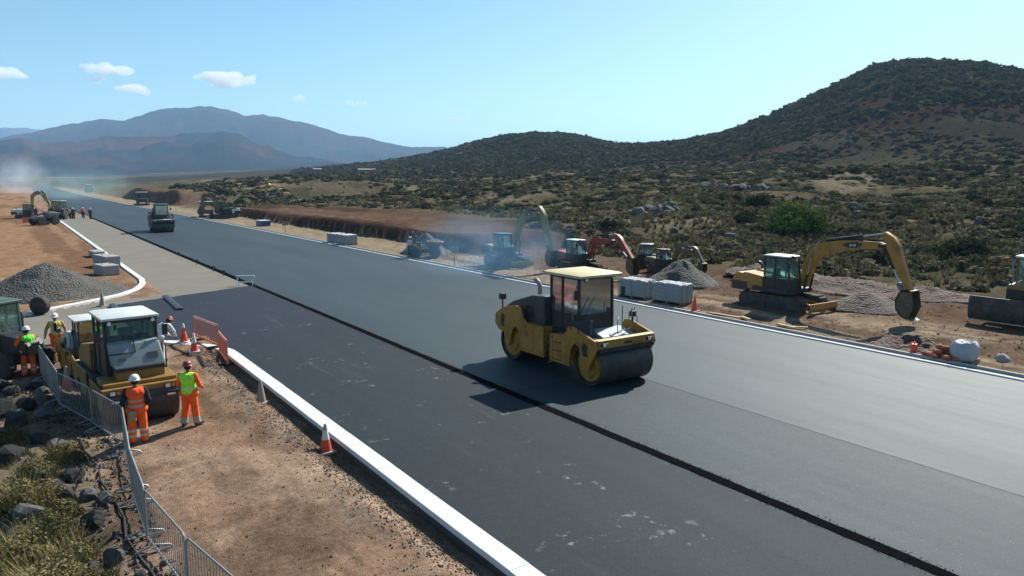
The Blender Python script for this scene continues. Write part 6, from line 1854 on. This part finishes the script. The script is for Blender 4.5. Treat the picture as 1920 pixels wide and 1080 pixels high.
# tufted straw bushes on the rubble bank, near the camera
def straw_bush(label, x, y, s, h, col, seed):
    rs = np.random.RandomState(seed)
    t = thing('straw_bush', label, 'bush', (x, y, tz(x, y) - .04), 0)
    V, F, C = blade_tuft(rs, 330, s * 1.3, h * .9, col, .009, .8)
    np_mesh('stems', V, tri_fix(F), M['leaf'], C, parent=t)
    V, F, C = leaf_cloud(rs, 3200, s * .85, h * .95, .03, 22, np.array(col) * .95, up=.6)
    np_mesh('foliage', V, F, M['leaf'], C, parent=t)
STRAW, OLV = (.165, .14, .068), (.095, .088, .043)
for k, (x, y, s, h, c, lab) in enumerate((
        (.75, 20.4, .55, .75, STRAW, 'pale straw bush beside the third steel barrier'), (.2, 18.9, .7, .8, OLV, 'olive straw bush behind the pale straw bush'),
        (-.05, 17.3, .8, 1.0, STRAW, 'tall straw bush at the picture edge above the boulders'), (.15, 15.6, .75, 1.0, OLV, 'olive straw bush low at the picture edge'),
        (.55, 14.6, .65, .8, STRAW, 'straw bush in front of the pale boulder'), (.1, 13.7, .8, 1.0, STRAW, 'tall straw bush in the bottom corner'),
        (.7, 13.1, .6, .7, OLV, 'olive straw bush at the bottom edge'), (.45, 16.5, .5, .6, OLV, 'small olive bush between the dark boulders'), (-.35, 22.3, .55, .6, OLV, 'small olive bush among the dark rubble'), (-.3, 14.9, .8, 1.05, STRAW, 'tall straw bush in the corner beside the olive one'))):
    straw_bush(lab, x, y, s, h * .7, c, 400 + k)

# the green tree on the slope
def tree(label, x, y, h, w, col, seed, leaves=2600, leaf=.13, name='tree'):
    rs = np.random.RandomState(seed)
    rn = random.Random(seed)
    z = tz(x, y)
    t = thing(name, label, 'tree', (x, y, z - .1), 0)
    tr = MB()
    tr.tube([(0, 0, 0), (.05, .03, h * .25), (.1, -.05, h * .5), (.12, 0, h * .75)], [.2, .16, .11, .04], 8)
    for k in range(9):
        a = rn.uniform(0, 6.28); z0 = h * rn.uniform(.12, .5); L = w * rn.uniform(.3, .48)
        tr.tube([(.05, 0, z0), (math.cos(a) * L * .5, math.sin(a) * L * .5, z0 + L * .45), (math.cos(a) * L, math.sin(a) * L, z0 + L * .8)], [.09, .06, .025], 6)
    tr.build('trunk', M['bark'], t)
    V, F, C = leaf_cloud(rs, leaves, w / 2, h * .82, leaf, 26, col, up=.4, dome=True)
    V[:, 2] += h * .12
    np_mesh('crown', V, F, M['leaf'], C, parent=t)
    return t
M['bark'] = paint('bark', (.09, .07, .05), .9, dirt=.3, var=.3)
tree('bright green rounded tree on the scrub slope above the yellow excavator', 67.2, 47.2, 4.1, 7.2, (.062, .105, .026), 71, 5200, .14)
tree('dark bushy tree on the scrub slope near the rocky outcrop', 85, 66, 2.6, 4.6, (.035, .05, .02), 73, 2200)
tree('dark bushy tree on the slope above the bulldozer', 60.5, 27.5, 2.2, 4.4, (.03, .04, .018), 75, 2200)

# rocky outcrops on the slope
ro = random.Random(9)
for lab, grp, cx, cy, n, sp, s0, s1 in (('grey boulder in the rocky outcrop above the smoking excavator', 'boulders of the near outcrop', 71, 71, 30, 2.6, .4, 1.1), ('grey boulder in the far rocky outcrop on the slope', 'boulders of the far outcrop', 102, 82.5, 26, 3.6, .4, 1.2), ('pale boulder scattered on the scrub slope', 'boulders scattered on the slope', 75, 60, 26, 22, .3, .8)):
    k = 0
    while k < n:
        x, y = cx + ro.gauss(0, sp), cy + ro.gauss(0, sp * .8)
        if not veg_ok(x, y): continue
        rock(lab, x, y, ro.uniform(s0, s1), M['rock'], grp, .8, rnd=ro)
        k += 1

# pale sheds far off on the slope
for k, (az, d, w, l, h) in enumerate(((23.4, 573, 7, 16, 1.6), (19.9, 669, 6, 12, 1.6))):
    x, y = d * math.sin(R(az)), d * math.cos(R(az))
    t = thing('shed', ['low pale shed on the far plain left of the small hill', 'farthest low pale shed on the plain towards the mountains'][k], 'shed', (x, y, tz(x, y) - .3), R(-az + 15))
    MB().span(-l / 2, l / 2, -w / 2, w / 2, 0, h).build('wall', M['concrete'], t)
    MB().prism_x([(-w / 2 - .4, h - .1), (0, h + .5), (w / 2 + .4, h - .1), (w / 2 + .4, h + .1), (0, h + .7), (-w / 2 - .4, h + .1)], -l / 2 - .4, l / 2 + .4).build('roof', M['concrete'], t, smooth=0)
    MB().span(-1.3, 1.3, -w / 2 - .03, -w / 2 + .03, 0, h * .7).build('door', M['grey_paint'], t)

# ------------------------------------------------------------------ mountains far left
def mountain(name, prof, dist, depth, col, col2, seed, z0=20):
    az = np.arange(prof[0][0] - 6, prof[-1][0] + 8, .09)
    e = np.interp(az, [p[0] for p in prof], [p[1] for p in prof], left=prof[0][1] * .6, right=0)
    e = e * sstep(prof[0][0] - 6, prof[0][0] - 1, az) if prof[0][0] > 1 else e
    H_ = e * dist + CAM_H
    ts = np.linspace(-1, 1, 50)
    A, T = np.meshgrid(np.radians(az), ts)
    Hh = np.tile(H_, (len(ts), 1))
    rr = dist + T * depth
    X, Y = rr * np.sin(A), rr * np.cos(A)
    f = np.clip(1 - np.abs(T) ** 1.15, 0, 1)
    rdg = 1 - np.abs(fbm(X / 620, Y / 620, seed, 4) - .5) * 4.0
    g = f * (1 + (rdg - .6) * .45 * (1 - f) * 1.6)
    Z = z0 + (Hh - z0) * np.clip(g, 0, 1.02) + (fbm(X / 160, Y / 160, seed + 5, 4) - .5) * 230 * f * (1 - f * .93) + (fbm(X / 70, Y / 70, seed + 6, 3) - .5) * 110 * f * (1 - f * .8)
    Z = np.where(np.abs(T) > .999, -30, Z)
    na, nt_ = len(az), len(ts)
    i = np.arange(nt_ - 1)[:, None] * na; j = np.arange(na - 1)[None, :]
    F = np.stack([(i + j).ravel(), (i + j + 1).ravel(), (i + na + j + 1).ravel(), (i + na + j).ravel()], 1)
    w = sstep(.45, .65, fbm(X.ravel() / 240, Y.ravel() / 240, seed + 9, 4))[:, None]
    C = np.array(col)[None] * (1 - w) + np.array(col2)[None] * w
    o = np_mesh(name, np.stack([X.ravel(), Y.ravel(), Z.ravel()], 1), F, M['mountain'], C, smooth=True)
    if o.data.polygons[len(F) // 2].normal.z < 0: o.data.flip_normals()
    return tag(o, kind='structure')
M['mountain'] = attr_material('mountain_scrub', .95, mulnoise=False)
MA = [(-8, .03), (.21, .0438), (1.93, .0528), (3.42, .0595), (4.63, .0638), (5.88, .0694), (7.29, .0691), (9.44, .0815), (11.12, .0851), (12.66, .0886), (13.87, .0835), (14.91, .0776), (16.18, .0815), (17.8, .0743), (19.28, .0696), (20.76, .06), (21.9, .0563), (23.82, .0519), (24.99, .0453), (26.95, .0421), (28.94, .0436), (30.94, .0354), (36, .02)]
MBP = [(-10, .035), (.2, .0406), (1.34, .0452), (2.16, .0391), (3.95, .0424), (6.12, .0494), (8.02, .0484), (10.34, .0526), (12.05, .0558), (13.45, .0583), (14.49, .0542), (15.54, .0441), (16.97, .0339), (18.44, .0275), (20.69, .0224), (23.77, .0145)]
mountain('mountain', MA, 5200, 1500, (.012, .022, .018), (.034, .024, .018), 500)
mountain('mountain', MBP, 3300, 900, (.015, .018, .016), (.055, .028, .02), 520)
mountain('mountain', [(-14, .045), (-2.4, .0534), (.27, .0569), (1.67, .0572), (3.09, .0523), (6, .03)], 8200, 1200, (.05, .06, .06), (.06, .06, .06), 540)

# ------------------------------------------------------------------ clouds: small fair-weather puffs with real volume
def cloud_material():
    m = bpy.data.materials.new('cloud_vapour')
    m.use_nodes = True
    nt = m.node_tree
    nt.nodes.remove(nt.nodes['Principled BSDF'])
    v = N(nt, 'ShaderNodeVolumePrincipled')
    v.inputs['Color'].default_value = (.98, .98, .98, 1)
    v.inputs['Anisotropy'].default_value = .0
    v.inputs['Density'].default_value = .008
    nt.links.new(v.outputs[0], nt.nodes['Material Output'].inputs['Volume'])
    return m, v
CLOUDM, CLOUDV = cloud_material()
def px_dir(u, v):
    x, y = (u - 960) / 1400, -(v - 540) / 1400
    f = math.cos(PITCH) + y * math.sin(PITCH); up = y * math.cos(PITCH) - math.sin(PITCH)
    return Vector((f * math.sin(YAW) + x * math.cos(YAW), f * math.cos(YAW) - x * math.sin(YAW), up))
def cloud(label, u, v, w, h, seed, dist=9000):
    d = px_dir(u, v); d = d / math.hypot(d.x, d.y)
    c = d * dist; c.z += CAM_H
    k = dist / 1415
    W, Hh = w * k / 2, h * k / 2
    rn = random.Random(seed)
    mb = MB()
    for i in range(16):
        f = rn.uniform(-1, 1)
        r = Hh * rn.uniform(.35, .75) * (1 - .55 * abs(f))
        mb.ball((f * W * .85, rn.uniform(-.5, .5) * W, (rn.uniform(-.35, .5)) * Hh * (1 - .4 * abs(f))), r, (1.9, 1.9, 1.0), 14, 9)
    o = mb.build('cloud', CLOUDM, smooth=0)
    remesh(o, Hh * .12, 3)
    o.location = c
    o.rotation_euler = (0, 0, -math.atan2(d.x, d.y))
    return tag(o, label, 'cloud')
for k, (u, v, w, h, lab) in enumerate(((415, 151, 132, 36, 'largest white cloud, above the mountain peak'), (190, 130, 66, 26, 'white cloud left of the largest cloud'), (231, 133, 30, 20, 'small cloud just right of the left cloud'), (180, 148, 32, 14, 'small flat cloud just below the left cloud'), (8, 138, 60, 28, 'white cloud cut by the picture edge'), (250, 169, 56, 24, 'faint cloud below the left clouds'), (561, 185, 26, 14, 'tiny cloud right of the largest cloud'), (662, 194, 60, 12, 'thin flat cloud above the mountain slope'), (852, 224, 52, 14, 'thin low cloud nearest the small hill'))):
    cloud(lab, u, v, w, h, 600 + k)

# ------------------------------------------------------------------ air: haze over the whole place, and smoke over two machines
hz = MB().span(-9000, 9500, -3000, 11000, -60, 520).build('haze', None, smooth=0)
m = bpy.data.materials.new('haze_air'); m.use_nodes = True
nt = m.node_tree; nt.nodes.remove(nt.nodes['Principled BSDF'])
v = N(nt, 'ShaderNodeVolumePrincipled')
v.inputs['Color'].default_value = (.42, .68, 1.0, 1)
v.inputs['Density'].default_value = 0.00011
v.inputs['Anisotropy'].default_value = 0.0
nt.links.new(v.outputs[0], nt.nodes['Material Output'].inputs['Volume'])
hz.data.materials.append(m)
tag(hz, kind='stuff')

def smoke(label, loc, rad, dens, col, seed):
    """a soft drifting puff: density falls off to nothing at the hull"""
    o = MB().ball((0, 0, 0), 1.0, (1, 1, 1), 24, 16).build('smoke', None, smooth=0)
    o.location = loc
    o.scale = rad
    m = bpy.data.materials.new('smoke'); m.use_nodes = True
    nt = m.node_tree; nt.nodes.remove(nt.nodes['Principled BSDF'])
    v = N(nt, 'ShaderNodeVolumePrincipled')
    v.inputs['Color'].default_value = (*col, 1)
    tc = N(nt, 'ShaderNodeTexCoord')
    ln = N(nt, 'ShaderNodeVectorMath', operation='LENGTH'); nt.links.new(tc.outputs['Object'], ln.inputs[0])
    a = N(nt, 'ShaderNodeMapRange'); nt.links.new(ln.outputs['Value'], a.inputs[0])
    a.inputs[1].default_value = .15; a.inputs[2].default_value = .95; a.inputs[3].default_value = 1; a.inputs[4].default_value = 0
    n = noise(nt, 1.7, 4, .55, vec=tc.outputs['Object'], dist=.4)
    b = ramp(nt, n, [(.34, 0.0), (.66, 1.0)])
    k = N(nt, 'ShaderNodeMath', operation='MULTIPLY'); nt.links.new(a.outputs[0], k.inputs[0]); nt.links.new(b, k.inputs[1])
    k2 = N(nt, 'ShaderNodeMath', operation='MULTIPLY'); nt.links.new(k.outputs[0], k2.inputs[0]); k2.inputs[1].default_value = dens
    nt.links.new(k2.outputs[0], v.inputs['Density'])
    nt.links.new(v.outputs[0], nt.nodes['Material Output'].inputs['Volume'])
    o.data.materials.append(m)
    return tag(o, label, 'smoke', kind='stuff')
smoke('thin blue smoke drifting over the smoking excavator and the road edge', (28.3, 44.6, 1.8), (6.5, 9.0, 3.6), .07, (.35, .68, 1.0), 1)
smoke('pale smoke rising at the far end of the road', (7, 430, 7), (16, 50, 13), .022, (.8, .85, .9), 2)
smoke('greenish dust over the far part of the road', (22, 300, 4), (18, 90, 8), .008, (.6, .85, .85), 3)
